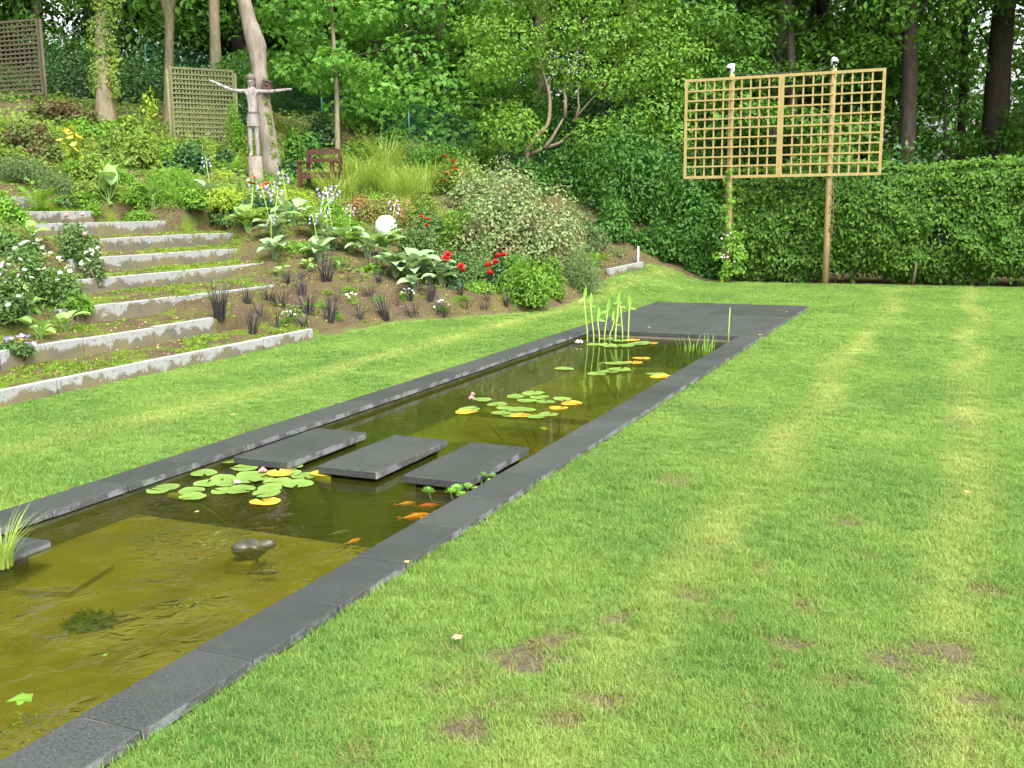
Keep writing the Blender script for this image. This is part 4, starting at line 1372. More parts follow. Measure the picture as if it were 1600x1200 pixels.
S("meadow_rue", "feathery bright green plant clump above the middle kerbs", 248, 318, 96, 62, .06, 'n', 'fresh', 3000, 95, "plant", nl=14)
S("leafy_perennial", "bright green leafy clump left of the feathery plants", 205, 322, 52, 44, .06, 'd', 'fresh', 1500, 96, "plant", nl=10)
S("leafy_perennial", "green leafy clump between feathery plants and yellow-green groundcover", 300, 322, 50, 40, .07, 'o', 'fresh', 1100, 97, "plant", nl=10)
S("dark_hydrangea", "dark glossy rounded shrub left of the carved figure", 292, 272, 84, 62, .09, 'o', 'darkleaf', 1900, 98, nl=12)
S("olive_shrub", "olive yellow-green shrub below the ivy-clad trunk", 200, 258, 110, 66, .09, 'o', 'olive', 3000, 99, nl=16)
S("olive_shrub", "low olive shrub in front of the forked trunk", 250, 240, 70, 46, .08, 'o', 'olive', 1700, 100, nl=12)
S("yellow_lupin", "yellow-flowered upright plant among the upper left shrubs", 112, 254, 42, 58, .07, 'd', 'lime', 900, 101, "plant", nl=10, flowers=[("flower", 'yellow', 16, .14, 'face')])
S("fern_clump", "light green ferny clump at the foot of the yellow-flowered plant", 105, 272, 60, 34, .08, 'n', 'fresh', 1300, 102, "plant", nl=10)
S("grey_green_shrub", "thin grey-green shrub at the upper left edge of the bed", 40, 280, 110, 58, .07, 'n', 'greygreen', 2600, 103, nl=14)
S("brown_shrub", "brownish green shrub at the far left below the brown lattice", 40, 232, 120, 46, .08, 'd', 'brownleaf', 2400, 104, nl=14)
S("olive_shrub", "olive groundcover shrub under the brown lattice post", 95, 226, 90, 40, .07, 'd', 'olive', 2000, 105, nl=14)
S("ivy_mound", "brown-green ivy mound left of the ivy-clad trunk", 98, 190, 118, 42, .09, 'o', 'brownleaf', 3200, 106, "ground cover", nl=18)
S("young_vine", "thin yellow-green shoot between the two grey trunks", 235, 196, 34, 78, .11, 'o', 'lime', 240, 107, "plant", nl=9, lump=.5)
S("leafy_shrub", "green leafy shrub between lattice screen and carved figure", 372, 240, 44, 96, .10, 'n', 'fresh', 1500, 108, nl=12)
S("leafy_shrub", "green shrub filling the foot of the grey lattice screen", 318, 246, 56, 30, .09, 'o', 'olive', 800, 109, nl=10)
S("dark_shrub", "dark green shrub just behind the red-brown bench", 478, 262, 76, 66, .10, 'o', 'laurel', 1700, 110, nl=12)
S("leafy_shrub", "mid green shrub right of the sapling behind the bench", 572, 262, 74, 58, .10, 'o', 'beech', 1700, 111, nl=12)
S("dark_shrub", "dark green shrub left of the leaning pale trunk", 350, 262, 40, 40, .10, 'o', 'darkleaf', 800, 112, nl=9)
S("bramble", "loose green bramble in front of the wire fence", 735, 262, 90, 50, .10, 'o', 'beech', 1500, 113, nl=14, lump=.5)
# --- the left bed beside the kerbs
S("grey_leaved_shrub", "green leafy shrub at the left border above the rose bed", 22, 402, 96, 74, .06, 'o', 'roseleaf', 2600, 114, nl=14)
S("pink_rose_bush", "rose bush with pale pink blooms at the left end of the upper kerbs", 122, 412, 66, 78, .045, 'o', 'roseleaf', 2300, 115, nl=12, flowers=[("flower", 'pink', 3, .085, 'face')])
S("white_rose_bush", "largest white-flowered rose bush in the left bed", 66, 478, 140, 108, .045, 'o', 'roseleaf', 4600, 116, nl=20, flowers=[("flower", 'white', 34, .055, 'face')])
S("white_rose_bush", "small white-flowered rose bush beside the fourth kerb", 152, 438, 52, 54, .04, 'o', 'greygreen', 1500, 117, nl=10, flowers=[("flower", 'white', 22, .055, 'face')])
S("white_rose_bush", "low green rose bush with few white blooms at the left picture edge", 22, 520, 92, 78, .05, 'o', 'roseleaf', 2400, 118, nl=12, flowers=[("flower", 'white', 7, .06, 'face')])
S("leafy_perennial", "trailing green plant at the left end of the third kerb", 118, 500, 60, 40, .05, 'o', 'fresh', 1000, 119, "plant", nl=10)
S("lilac_groundcover", "low cushion with lilac flowers draped over the second kerb", 32, 552, 66, 26, .035, 'd', 'roseleaf', 1200, 120, "plant", nl=10, flowers=[("flower", 'lilac', 14, .05, 'face')])
S("dry_iris_tuft", "small tuft of yellowed leaves on the soil by the seventh kerb", 312, 350, 26, 14, .10, 'n', 'lime', 70, 121, "plant", nl=5, stems=False)

# more of the mixed planting that clothes the bank
for i, (nm, lab, px, py, w, h, lf, tp, mt, n) in enumerate([
    ("weigela_shrub", "broad soft green shrub behind the dark fine shrub on the bank", 770, 372, 150, 84, .06, 'o', 'beech', 4600),
    ("leafy_shrub", "mid green shrub in the gap above the left red dahlia", 735, 428, 86, 58, .055, 'o', 'roseleaf', 2400),
    ("leafy_shrub", "green shrub filling the space right of the right red dahlia", 805, 442, 70, 56, .055, 'o', 'beech', 2200),
    ("leafy_shrub", "dull green shrub at the back of the variegated shrub by the corner", 905, 395, 110, 90, .07, 'o', 'greygreen', 3600),
    ("spirea_shrub", "rusty tinted shrub between the ornamental grasses and the globe", 610, 352, 90, 56, .05, 'd', 'rust', 2600),
    ("leafy_shrub", "green shrub left of the rusty spirea, above the flowering hostas", 520, 345, 70, 48, .06, 'o', 'fresh', 1900),
    ("bramble", "arching bramble between ornamental grass and variegated shrubs", 725, 300, 120, 60, .09, 'o', 'olive', 2200),
    ("bramble", "green bramble along the foot of the wire fence", 660, 262, 130, 46, .10, 'o', 'beech', 1800),
    ("bramble", "dark bramble under the wire fence behind the pale willow-like tree", 830, 300, 120, 60, .10, 'o', 'laurel', 2000),
    ("olive_shrub", "olive shrub at the left picture edge below the brown lattice", 15, 262, 90, 52, .08, 'd', 'olive', 2200),
    ("leafy_shrub", "pale green shrub right of the yellow-flowered plant", 152, 282, 84, 50, .08, 'd', 'olive', 2200),
    ("leafy_shrub", "green shrub filling the ground below the forked trunk", 262, 262, 80, 44, .08, 'o', 'fresh', 1500),
    ("leafy_shrub", "small leafy shrub between ivy-clad trunk and forked trunk", 212, 222, 74, 48, .10, 'o', 'olive', 1500),
    ("leafy_shrub", "low green shrub at the very foot of the ivy-clad trunk", 165, 216, 66, 36, .09, 'o', 'fresh', 1200),
    ("brown_shrub", "brown-green low shrub left of the yellow-flowered plant", 62, 252, 80, 44, .08, 'd', 'brownleaf', 1800),
    ("grey_green_shrub", "grey-green shrub above the highest kerb at the left edge", 90, 302, 80, 44, .06, 'n', 'greygreen', 2200),
    ("leafy_shrub", "green leafy shrub at the left end of the eighth kerb", 12, 348, 70, 56, .06, 'o', 'fresh', 1700),
    ("meadow_rue", "second feathery green clump right behind the broad-leaved plants", 285, 300, 90, 50, .06, 'n', 'fresh', 2400),
    ("olive_shrub", "olive leafy clump left of the feathery plants by the kerb top", 160, 312, 60, 44, .06, 'd', 'olive', 1500),
    ("euphorbia_clump", "yellow-green groundcover below the log edge of the flower bank", 400, 345, 60, 26, .05, 'd', 'lime', 1300),
    ("leafy_shrub", "bright green shrub in front of the ivy mound", 120, 212, 80, 36, .09, 'o', 'fresh', 1500),
    ("leafy_shrub", "light green shrub just below the left olive shrub", 178, 286, 76, 40, .07, 'n', 'fresh', 1900),
    ("leafy_shrub", "light green shrub in front of the dark hydrangea-like shrub", 262, 292, 70, 40, .07, 'n', 'fresh', 1900),
    ("leafy_shrub", "yellow-green shrub left of the carved figure's log", 350, 282, 56, 34, .06, 'd', 'lime', 1300),
    ("dark_shrub", "dark green shrub between the bench and the wire fence", 610, 246, 90, 60, .11, 'o', 'laurel', 2000),
    ("dark_shrub", "dark shrub left of the sapling near the wire fence", 500, 232, 70, 60, .11, 'o', 'darkleaf', 1500),
    ("dark_shrub", "tall dark shrub behind the carved figure's raised hand", 395, 205, 60, 60, .11, 'o', 'darkleaf', 1300),
    ("leafy_shrub", "mid green shrub left of the leaning trunk's foot", 462, 262, 36, 70, .10, 'o', 'beech', 900),
    ("leafy_perennial", "green perennial mound directly above the white globe", 612, 344, 74, 46, .06, 'o', 'fresh', 2000),
    ("leafy_shrub", "dark green shrub between globe and yellow-green shrub", 668, 372, 74, 62, .055, 'o', 'roseleaf', 2300),
    ("leafy_shrub", "olive shrub just below the orange-red blooms", 660, 340, 84, 54, .06, 'd', 'olive', 2200),
    ("leafy_shrub", "light green shrub at the foot of the tall ornamental grasses", 590, 322, 90, 34, .06, 'n', 'fresh', 1900),
    ("leafy_perennial", "low leafy perennial left of the globe between hostas", 560, 385, 50, 34, .06, 'o', 'fresh', 900),
    ("variegated_shrub", "pale mottled low shrub between corner kerb and grey-green bush", 890, 402, 70, 70, .06, 'o', 'variegated', 2600),
    ("leafy_shrub", "light green shrub on the top edge of the steps, by the broad-leaved plant", 135, 322, 50, 36, .06, 'o', 'fresh', 900),
    ("leafy_perennial", "fresh green low clump between the middle flowering hostas", 470, 392, 56, 26, .05, 'o', 'fresh', 900),
    ("leafy_perennial", "green low clump under the hosta with most lilac stalks", 505, 386, 50, 24, .05, 'o', 'roseleaf', 800),
    ("leafy_perennial", "low green clump just left of the dense hosta row", 580, 424, 44, 26, .05, 'o', 'fresh', 700),
    ("leafy_perennial", "green weeds in front of the right red dahlia", 748, 455, 60, 24, .05, 'o', 'fresh', 800),
    ("leafy_perennial", "green clump filling between the dahlias", 740, 440, 50, 40, .05, 'o', 'roseleaf', 1000),
    ("fresh_green_shrub", "fresh green shrub joining the bed tip and grey-green bush", 858, 462, 66, 66, .055, 'o', 'fresh', 2200),
    ("leafy_perennial", "low green clump at the soil edge behind the eighth kerb end", 150, 338, 40, 22, .05, 'o', 'fresh', 500),
    ("leafy_perennial", "creeping green patch at the end of the sixth and seventh kerbs", 300, 338, 60, 20, .05, 'o', 'beech', 800),
    ("leafy_perennial", "green clump at the right end of the fifth kerb", 428, 388, 40, 26, .05, 'o', 'fresh', 600),
    ("leafy_perennial", "green clump hanging over the soil above the seventh kerb", 222, 345, 60, 34, .05, 'o', 'fresh', 900),
    ("leafy_perennial", "soft green clump on the soil above the right end of the sixth kerb", 345, 350, 70, 30, .05, 'o', 'roseleaf', 1000),
    ("leafy_perennial", "green clump spilling over the soil behind the highest kerbs", 110, 326, 60, 30, .05, 'o', 'roseleaf', 900),
    ("dark_shrub", "dark green shrub at the foot of the leaning trunk's right side", 448, 276, 44, 40, .09, 'o', 'darkleaf', 900),
]):
    S(nm, lab, px, py, w, h, lf, tp, mt, n, 500 + i, nl=14, depth_ratio=.75)
dark_mass("low dark laurel skirt nearest the short far kerb", 955, 402, 22.9, 90, 74, 2600, 174, 12)
dark_mass("low dark laurel skirt above the pale blue hose", 1035, 405, 22.8, 110, 70, 2800, 175, 12)
dark_mass("low laurel touching the left trellis post's foot", 1098, 428, 22.4, 70, 84, 2200, 176, 12)
dark_mass("dark glossy laurel low behind the far corner kerb", 1020, 400, 26.2, 150, 110, 4200, 171, 16)
dark_mass("dark laurel filling between the corner laurel and the willow-like tree", 935, 372, 25.4, 130, 120, 4600, 172, 18)
dark_mass("dark laurel behind the wire fence's right end", 850, 300, 27.6, 170, 120, 4200, 173, 18)

# big leaved plants
def ovate_leaf(name, L, W, cup, droop, mats, seed=0, stalk=.12):
    """A broad ribbed leaf with its stalk, growing along +x and up."""
    rng = np.random.default_rng(seed)
    nu, nv = 7, 5
    V = []
    for i in range(nu):
        u = i / (nu - 1)
        w = W * math.sin(math.pi * min(1, u ** .72 * .985 + .015)) ** .8 * (1 if u < 1 else 0)
        for j in range(nv):
            v = (j / (nv - 1) - .5) * 2
            x = stalk * .6 + L * u * (1 - .12 * droop * u)
            z = stalk + L * (.28 * u - droop * u * u * .55) + cup * abs(v) ** 1.5 * w + .006 * math.cos(v * 9) * (1 - u)
            V.append([x, v * w * .5, z])
    F = [[i * nv + j, (i + 1) * nv + j, (i + 1) * nv + j + 1, i * nv + j + 1] for i in range(nu - 1) for j in range(nv - 1)]
    mb = MB(); mb.add(V, [np.array(F)], .35 + .3 * rng.random())
    mb.tube([[0, 0, -.02], [stalk * .3, 0, stalk * .6], [stalk * .6 + .01, 0, stalk]], [.006, .005, .004], 5, cap=False)
    return mb.mesh(name, [M[mats]])


def spike_mesh(name, h, flm, seed):
    """Flower stalk with drooping bells at the top."""
    rng = np.random.default_rng(seed)
    mb = MB(); mb.tube([[0, 0, 0], [.02, .01, h * .5], [.05, .02, h]], [.005, .004, .003], 5, mi=0)
    for i in range(9):
        z = h * (.76 + .25 * i / 9); a = i * 2.3
        c = np.array([.035 + .03 * math.cos(a), .015 + .03 * math.sin(a), z])
        d = np.array([math.cos(a), math.sin(a), -.5]) * .028
        e = np.array([-math.sin(a), math.cos(a), 0]) * .011
        mb.add([c, c + d * .6 + e, c + d * 1.2, c + d * .6 - e], [np.array([[0, 1, 2, 3]])], mi=1)
        f = np.array([0, 0, .014])
        mb.add([c, c + d * .6 + f, c + d * 1.2, c + d * .6 - f], [np.array([[0, 1, 2, 3]])], mi=1)
    return mb.mesh(name, [M['greenstalk'], M[flm]])


HL = [ovate_leaf("leaf", .20, .13, .25, .8, 'hosta', 1, .10), ovate_leaf("leaf", .24, .15, .2, .6, 'hosta', 2, .16), ovate_leaf("leaf", .17, .12, .3, .3, 'hosta', 3, .13)]
HG = [ovate_leaf("leaf", .20, .12, .25, .7, 'hostagreen', 4, .10), ovate_leaf("leaf", .24, .13, .2, .5, 'hostagreen', 5, .16), ovate_leaf("leaf", .17, .11, .3, .3, 'hostagreen', 6, .12)]
SPK = [spike_mesh("flower_stalk", .5, 'lilacflower', 1), spike_mesh("flower_stalk", .42, 'lilacflower', 2)]


def big_leaf_plant(name, label, px, py, n, sc, leafs, stalks=0, group=None, cat="plant", seed=0, upright=.0):
    rng = np.random.default_rng(seed)
    b = hit(px, py)
    t = thing(name, label, cat, (b[0], b[1], b[2] - .01), rng.uniform(0, 6), group)
    for i in range(n):
        ring = i / n
        a = i * 2.4 + rng.normal(0, .2)
        s = sc * (1.08 - .4 * ring) * rng.uniform(.85, 1.1)
        obj("leaf", leafs[i % len(leafs)], None, t, (.02 * math.cos(a), .02 * math.sin(a), .0), (rng.normal(0, .15), -(.1 + upright + .75 * ring) + rng.normal(0, .1), a), s)
    for i in range(stalks):
        a = rng.uniform(0, 6.28)
        obj("flower_stalk", SPK[i % 2], None, t, (.05 * math.cos(a), .05 * math.sin(a), .08), (rng.normal(0, .22), rng.normal(0, .22), rng.uniform(0, 6.28)), sc * rng.uniform(.85, 1.15))
    return t


HO = [(388, 362, 9, 1.35, 1, "blue-green hosta at the end of the sixth kerb"), (432, 375, 11, 1.3, 4, "hosta with lilac flowers beside the fifth kerb end"),
      (455, 350, 9, 1.2, 3, "upper hosta with lilac flowers under the wooden log edge"), (492, 372, 12, 1.35, 4, "hosta with most lilac flower stalks, mid bank"),
      (430, 405, 8, 1.1, 2, "hosta with lilac flowers by the end of the fourth kerb"), (520, 390, 11, 1.25, 4, "hosta with lilac flowers right of the flowering middle one"),
      (548, 395, 9, 1.2, 2, "hosta with few flowers left of the white globe"), (500, 408, 8, 1.0, 2, "low flowering hosta above the black grass"),
      (575, 402, 9, 1.15, 0, "flowerless hosta below and left of the white globe"), (602, 402, 12, 1.3, 1, "tall grey-blue hosta right under the white globe")]
for i, (px, py, n, sc, st, lab) in enumerate(HO):
    big_leaf_plant("hosta", lab, px, py, n + 7, sc * 1.3, HL if i % 3 else HG, (st + 1) // 2, "hostas of the bank", seed=300 + i)
HB = [(618, 432, 16, 1.25, "pale blue-green hosta, left end of the dense hosta row"), (642, 438, 18, 1.35, "pale blue-green hosta in the middle of the dense hosta row"),
      (668, 442, 17, 1.25, "pale blue-green hosta third along the dense hosta row"), (690, 446, 13, 1.1, "smaller green-edged hosta under the left dahlia"),
      (648, 455, 6, .9, "small green hosta at the front of the dense hosta row")]
for i, (px, py, n, sc, lab) in enumerate(HB):
    big_leaf_plant("hosta", lab, px, py, n + 8, sc * 1.25, HL, 0, "hostas of the bank", seed=340 + i)
big_leaf_plant("hosta", "small bright green hosta below the flowering hostas", 482, 422, 11, .75, HG, 0, "hostas of the bank", seed=350)
big_leaf_plant("hosta", "flat bright green hosta by the end of the third kerb", 437, 432, 10, .7, HG, 0, "hostas of the bank", seed=351)
big_leaf_plant("hosta", "small bright green hosta among white flowers under the middle hostas", 530, 420, 9, .75, HG, 0, "hostas of the bank", seed=352)
big_leaf_plant("broad_leaved_plant", "tall broad-leaved plant standing above the seventh kerb", 172, 332, 9, 2.0, HG, 0, None, seed=360, upright=.45)
big_leaf_plant("broad_leaved_plant", "broad-leaved plant right of the feathery clump above the kerbs", 240, 326, 6, 1.5, HG, 0, None, seed=361, upright=.3)
big_leaf_plant("broad_leaved_plant", "pale broad-leaved plant with a white bloom left of the dark dahlia", 328, 328, 8, 1.4, HL, 1, None, seed=362, upright=.2)
big_leaf_plant("broad_leaved_plant", "light green broad-leaved plant under the left border shrub", 50, 378, 10, 1.1, HG, 0, None, seed=363)
big_leaf_plant("broad_leaved_plant", "fresh green foxglove-like rosette on the left bed, nearest the second kerb", 62, 530, 10, .95, HG, 0, None, seed=364)
big_leaf_plant("broad_leaved_plant", "fresh green rosette right of the white rose bush by the third kerb", 102, 518, 9, .85, HG, 0, None, seed=365)
big_leaf_plant("broad_leaved_plant", "broad-leaved plant half inside the largest white rose bush", 45, 490, 9, 1.0, HG, 0, None, seed=366, upright=.3)


# ferns
def frond_mesh():
    mb = MB()
    n = 16
    for i in range(n):
        u = i / (n - 1); x = .06 + .5 * u; z = .42 * u - .28 * u * u
        l = .15 * math.sin(math.pi * (u * .85 + .12)) + .01
        for s in (-1, 1):
            mb.add([[x - .012, 0, z], [x + .012, 0, z + .008], [x + .05, s * l, z - .02], [x + .02, s * l * .6, z]], [np.array([[0, 1, 2, 3]])], .5)
    mb.tube([[0, 0, 0], [.2, 0, .13], [.56, 0, .14]], [.006, .004, .002], 4, cap=False)
    return mb.mesh("frond", [M['fresh']])


FR = frond_mesh()
for (px, py, s, lab) in ((908, 440, 1.0, "bright fern in front of the grey-green shrub at the bank's end"), (930, 415, .8, "small fern at the edge of the far corner soil"),
                         (362, 272, 1.0, "fern on the mossy ground left of the carved figure"), (60, 330, .9, "fern beside the top kerbs at the left")):
    b = hit(px, py); t = thing("fern", lab, "fern", b)
    for i in range(9):
        obj("frond", FR, None, t, (0, 0, 0), (random.uniform(-.2, .2), random.uniform(-.7, -.1), i * 2.4), s * random.uniform(.7, 1.05))


# black grass tufts, ornamental grass
def grass_clump_mesh(name, n, h, rad, spread, w, seed, mat, curl=.5, seg=4):
    rng = np.random.default_rng(seed)
    V = []; F = []; T = []; k = 0
    for i in range(n):
        a = rng.random() * 6.283; r = rad * math.sqrt(rng.random())
        b = np.array([r * math.cos(a), r * math.sin(a), -.02])
        a2 = a + rng.normal(0, .6)
        d = np.array([math.cos(a2), math.sin(a2), 0]); sd = np.array([-d[1], d[0], 0])
        hh = h * rng.uniform(.5, 1.1); l = hh * spread * rng.uniform(.2, 1.2); c = curl * rng.uniform(.3, 1.2)
        tt = rng.random()
        for j in range(seg + 1):
            u = j / seg
            p = b + d * l * u ** 1.6 + np.array([0, 0, hh * (u - c * .45 * u ** 3)])
            ww = w * (1 - u * .9) / 2
            V += [p - sd * ww, p + sd * ww]; T += [tt, tt]
        for j in range(seg):
            F.append([k + 2 * j, k + 2 * j + 1, k + 2 * j + 3, k + 2 * j + 2])
        k += 2 * (seg + 1)
    return mesh_np(name, np.array(V), [np.array(F)], np.array(T), False, [M[mat]])


BGM = [grass_clump_mesh("black_grass", nn, hh, rr, sp, .008, s, 'blackgrass', cc, 4) for (s, nn, hh, rr, sp, cc) in ((1, 50, .42, .05, .6, .5), (2, 34, .36, .07, .9, .8), (3, 60, .46, .05, .5, .4), (4, 26, .34, .06, 1.0, 1.0), (5, 44, .40, .09, .7, .6))]
BG = [(386, 474), (407, 497), (395, 522), (434, 512), (437, 478), (472, 462), (470, 437), (510, 440), (545, 440), (584, 420), (481, 492), (477, 510), (515, 502), (525, 470), (577, 462), (592, 442), (560, 497),
      (602, 500), (622, 476), (645, 495), (675, 466), (687, 488), (719, 462), (729, 482), (757, 484), (791, 479), (691, 492), (672, 472), (455, 500), (420, 470), (450, 445), (512, 485), (640, 470), (760, 470)]
t = tag(obj("black_grass", grass_clump_mesh("black_grass", 95, .56, .06, .42, .011, 9, 'blackgrass', .3, 3), None, None, hit(344, 512)), "tallest black grass tuft, standing at the end of the second kerb", "ornamental grass", "black grass tufts on the bank")
for i, (px, py) in enumerate(BG):
    b = hit(px, py)
    o = obj("black_grass", BGM[i % 5], None, None, b, (random.uniform(-.22, .22), random.uniform(-.22, .22), i * 1.9), (lambda q: (q * random.uniform(.9, 1.5), q * random.uniform(.9, 1.5), q))(random.uniform(.55, 1.15)))
    tag(o, "small tuft of nearly black grass planted in the bare soil bank", "ornamental grass", "black grass tufts on the bank")
OG = [(575, 305, 160, .95, "pale green ornamental grass clump right of the bench, tallest one"), (625, 318, 170, .9, "pale green ornamental grass above the white globe"),
      (660, 300, 130, .8, "pale green ornamental grass beside the orange-red flowers"), (530, 316, 120, .8, "ornamental grass clump overhanging the bench"), (552, 300, 120, .9, "ornamental grass clump hiding the right end of the bench"), (600, 270, 120, 1.0, "dry-tipped ornamental grass in front of the wire fence")]
for i, (px, py, n, h, lab) in enumerate(OG):
    b = hit(px, py)
    tag(obj("ornamental_grass", grass_clump_mesh("ornamental_grass", int(n * 2.6), h * 1.15, .32, .75, .022, 20 + i, 'grassblade', .7, 5), None, None, b), lab, "ornamental grass", "ornamental grasses by the bench")

# low flowering cushions in the bank
CUS = [(550, 474, 1, "white-flowered cushion plant mid way along the soil bank"), (635, 468, 1, "white-flowered cushion plant below the dense hosta row"), (690, 486, 1, "white-flowered cushion plant right of the bank's centre by the lawn"),
       (547, 456, 0, "mossy green cushion below the bright small hosta"), (500, 480, 0, "green cushion between black grass tufts, near the bank's left"), (525, 497, 0, "green cushion close to the lawn edge of the bank"), (505, 458, 0, "olive cushion high on the soil bank"),
       (590, 472, 0, "green cushion left of the white-flowered cushion under the hostas"), (450, 503, 1, "tiny white-flowered plant by the first kerb's end"), (722, 470, 0, "small green weed in the bare soil under the red dahlias")]
for i, (px, py, fl, lab) in enumerate(CUS):
    S("cushion_plant", lab, px, py, 34 - 4 * fl, 17, .035, 'n', 'fresh' if i != 6 else 'olive', 420, 400 + i, "plant", nl=8, stems=False, sink=.02, flowers=[("flower", 'white', 14, .04, 'all')] if fl else None)

# moss, weeds and small leaves over the bed: one uncountable layer
def bed_weeds():
    rng = np.random.default_rng(9)
    n = 90000
    x = rng.uniform(-19, -5.7, n); y = rng.uniform(3.5, 24, n)
    d = edge_x(y) - x
    st = stair_mask(x, y)
    mo = fbm(x * 1.7, y * 1.7, 90)
    k = d > .06
    pr = np.where(st > .5, np.where(mo > .52, .65, .05), np.where(d > 6.2, .35 * (mo > .42), np.where(d < 4, .03 + .16 * (fbm(x * 2.3, y * 2.3, 47) > .57), .16)))
    k &= rng.random(n) < pr
    x, y = x[k], y[k]
    P = np.stack([x, y, tz(x, y)], -1)
    s = rng.uniform(.5, 1.15, len(x)) * np.where(edge_x(y) - x > 6, 1.7, 1.0)
    print("weeds", len(P))
    tuft_stuff("bed_weeds", "moss and small weeds carpeting the soil treads and the upper bank", "weeds", P, s.astype(np.float32), M['mossblade'], 4, 22, .05, .035, .008, 1.0, 8)
    # leafy undergrowth of the upper bank
    n = 44000
    x = rng.uniform(-30, -8.5, n); y = rng.uniform(1, 27, n)
    d = edge_x(y) - x
    k = (d > np.where(y < 8, 1.5, 5.2)) & (stair_mask(x, y) < .2) & (fbm(x * .9, y * .9, 44) > .40)
    x, y = x[k], y[k]
    P = np.stack([x, y, tz(x, y) + rng.random(len(x)) ** 2 * .22], -1)
    V, F, t = leaves(P, np.tile([.35, -.35, .9], (len(P), 1)), .12, 'o', .2, .45, rng)
    tag(obj("undergrowth", mesh_np("undergrowth", V, F, t, False, [M['undergrowth']])), "low mixed leafy undergrowth on the upper bank", "undergrowth", None, "stuff")
    # creeping leafy cover between the planted clumps
    n = 38000
    x = rng.uniform(-14, -6.2, n); y = rng.uniform(9.5, 20, n)
    d = edge_x(y) - x
    k = (d > .5) & (stair_mask(x, y) < .1) & (fbm(x * 1.4, y * 1.4, 144, 4) > np.where(d < 2.6, .57, np.where(d < 4.5, .46, .36)))
    x, y = x[k], y[k]
    P = np.stack([x, y, tz(x, y) + rng.random(len(x)) ** 2 * .13], -1)
    V, F, t = leaves(P, np.tile([.35, -.35, .9], (len(P), 1)), .062, 'o', .2, .5, rng)
    tag(obj("ground_cover", mesh_np("ground_cover", V, F, t, False, [M['undergrowth']])), "low leafy creepers between the planted clumps of the bank", "ground cover", None, "stuff")
    # leaf litter and crumbs on the bare soil
    n = 5200
    x = rng.uniform(-12, -5.8, n); y = rng.uniform(6, 20, n); k = edge_x(y) - x > .1; x, y = x[k], y[k]
    P = np.stack([x, y, tz(x, y) + .012], -1)
    V, F, t = leaves(P, np.tile([0, 0, 1.0], (len(P), 1)), .032, 'd', 0, .3, rng)
    # earth crumbs and pebbles
    m = 2600
    xx = rng.uniform(-11.5, -5.9, m); yy = rng.uniform(6, 17.5, m); kk = (edge_x(yy) - xx > .08) & (stair_mask(xx, yy) < .3); xx, yy = xx[kk], yy[kk]
    O = np.array([[1, 0, 0], [-.5, .87, 0], [-.5, -.87, 0], [0, 0, .8], [0, 0, -.8]]); FO = np.array([[0, 1, 3], [1, 2, 3], [2, 0, 3], [1, 0, 4], [2, 1, 4], [0, 2, 4]])
    sc = rng.uniform(.006, .028, len(xx)) * rng.uniform(.5, 1, len(xx))
    VV = np.stack([xx, yy, tz(xx, yy)], -1)[:, None, :] + (O[None] * rng.uniform(.6, 1.3, (len(xx), 5, 3))) * sc[:, None, None]
    FF = (FO[None] + (np.arange(len(xx)) * 5)[:, None, None]).reshape(-1, 3)
    tag(obj("earth_crumbs", mesh_np("earth_crumbs", VV.reshape(-1, 3), [FF], None, False, [M['crumb']])), "crumbs of earth and small stones on the bank", "gravel", None, "stuff")
    tag(obj("leaf_litter", mesh_np("leaf_litter", V, F, t, False, [M['fallen']])), "dry leaf crumbs on the bare soil of the bank", "leaf litter", None, "stuff")


bed_weeds()

# ================================================================== BUILT THINGS
# ---- the tan trellis on two posts
def lattice(t, w, h, nv, nh, frame, slat, thick, mat, x0=0, z0=0, y=0):
    fv = MB().box((0, 0, 0), (frame, thick * 2, h)).mesh("frame_rail", [mat], False)
    fh = MB().box((0, 0, 0), (w - 2 * frame, thick * 2, frame)).mesh("frame_rail", [mat], False)
    for sx in (frame / 2, w - frame / 2): obj("frame_rail", fv, None, t, (x0 + sx, y, z0 + h / 2))
    for sz in (frame / 2, h - frame / 2): obj("frame_rail", fh, None, t, (x0 + w / 2, y + .001, z0 + sz))
    sv = MB().box((0, 0, 0), (slat, thick, h - 2 * frame)).mesh("upright_slat", [mat], False)
    sh = MB().box((0, 0, 0), (w - 2 * frame, thick, slat)).mesh("cross_slat", [mat], False)
    for i in range(nv):
        obj("upright_slat", sv, None, t, (x0 + frame + (w - 2 * frame) * (i + 1) / (nv + 1) + random.uniform(-.003, .003), y + thick * .5, z0 + h / 2), (0, random.uniform(-.003, .003), 0))
    for i in range(nh):
        obj("cross_slat", sh, None, t, (x0 + w / 2, y - thick * .5 - .001, z0 + frame + (h - 2 * frame) * (i + 1) / (nh + 1) + random.uniform(-.003, .003)), (0, random.uniform(-.002, .002), 0))


TY = 21.45
t = thing("tan_trellis", "big new tan wooden lattice raised on two posts before the hedge", "trellis", (-5.58, TY, 0))
for i in range(2):
    lattice(t, 1.945, 2.0, 9, 9, .055, .032, .014, M['tanwood'], i * 1.948, 2.10)
for (px, x) in ((1135, .94), (1299, 2.92)):
    mb = MB(); h = 4.16
    for z in np.linspace(-.3, h, 2): pass
    mb.tube([[0, 0, -.3], [.004, 0, 1.2], [-.004, 0, 2.8], [.0, 0, h]], [.062, .06, .059, .058], 14)
    obj("post", mb.mesh("post", [M['tanpost']]), None, t, (x, .085, 0))
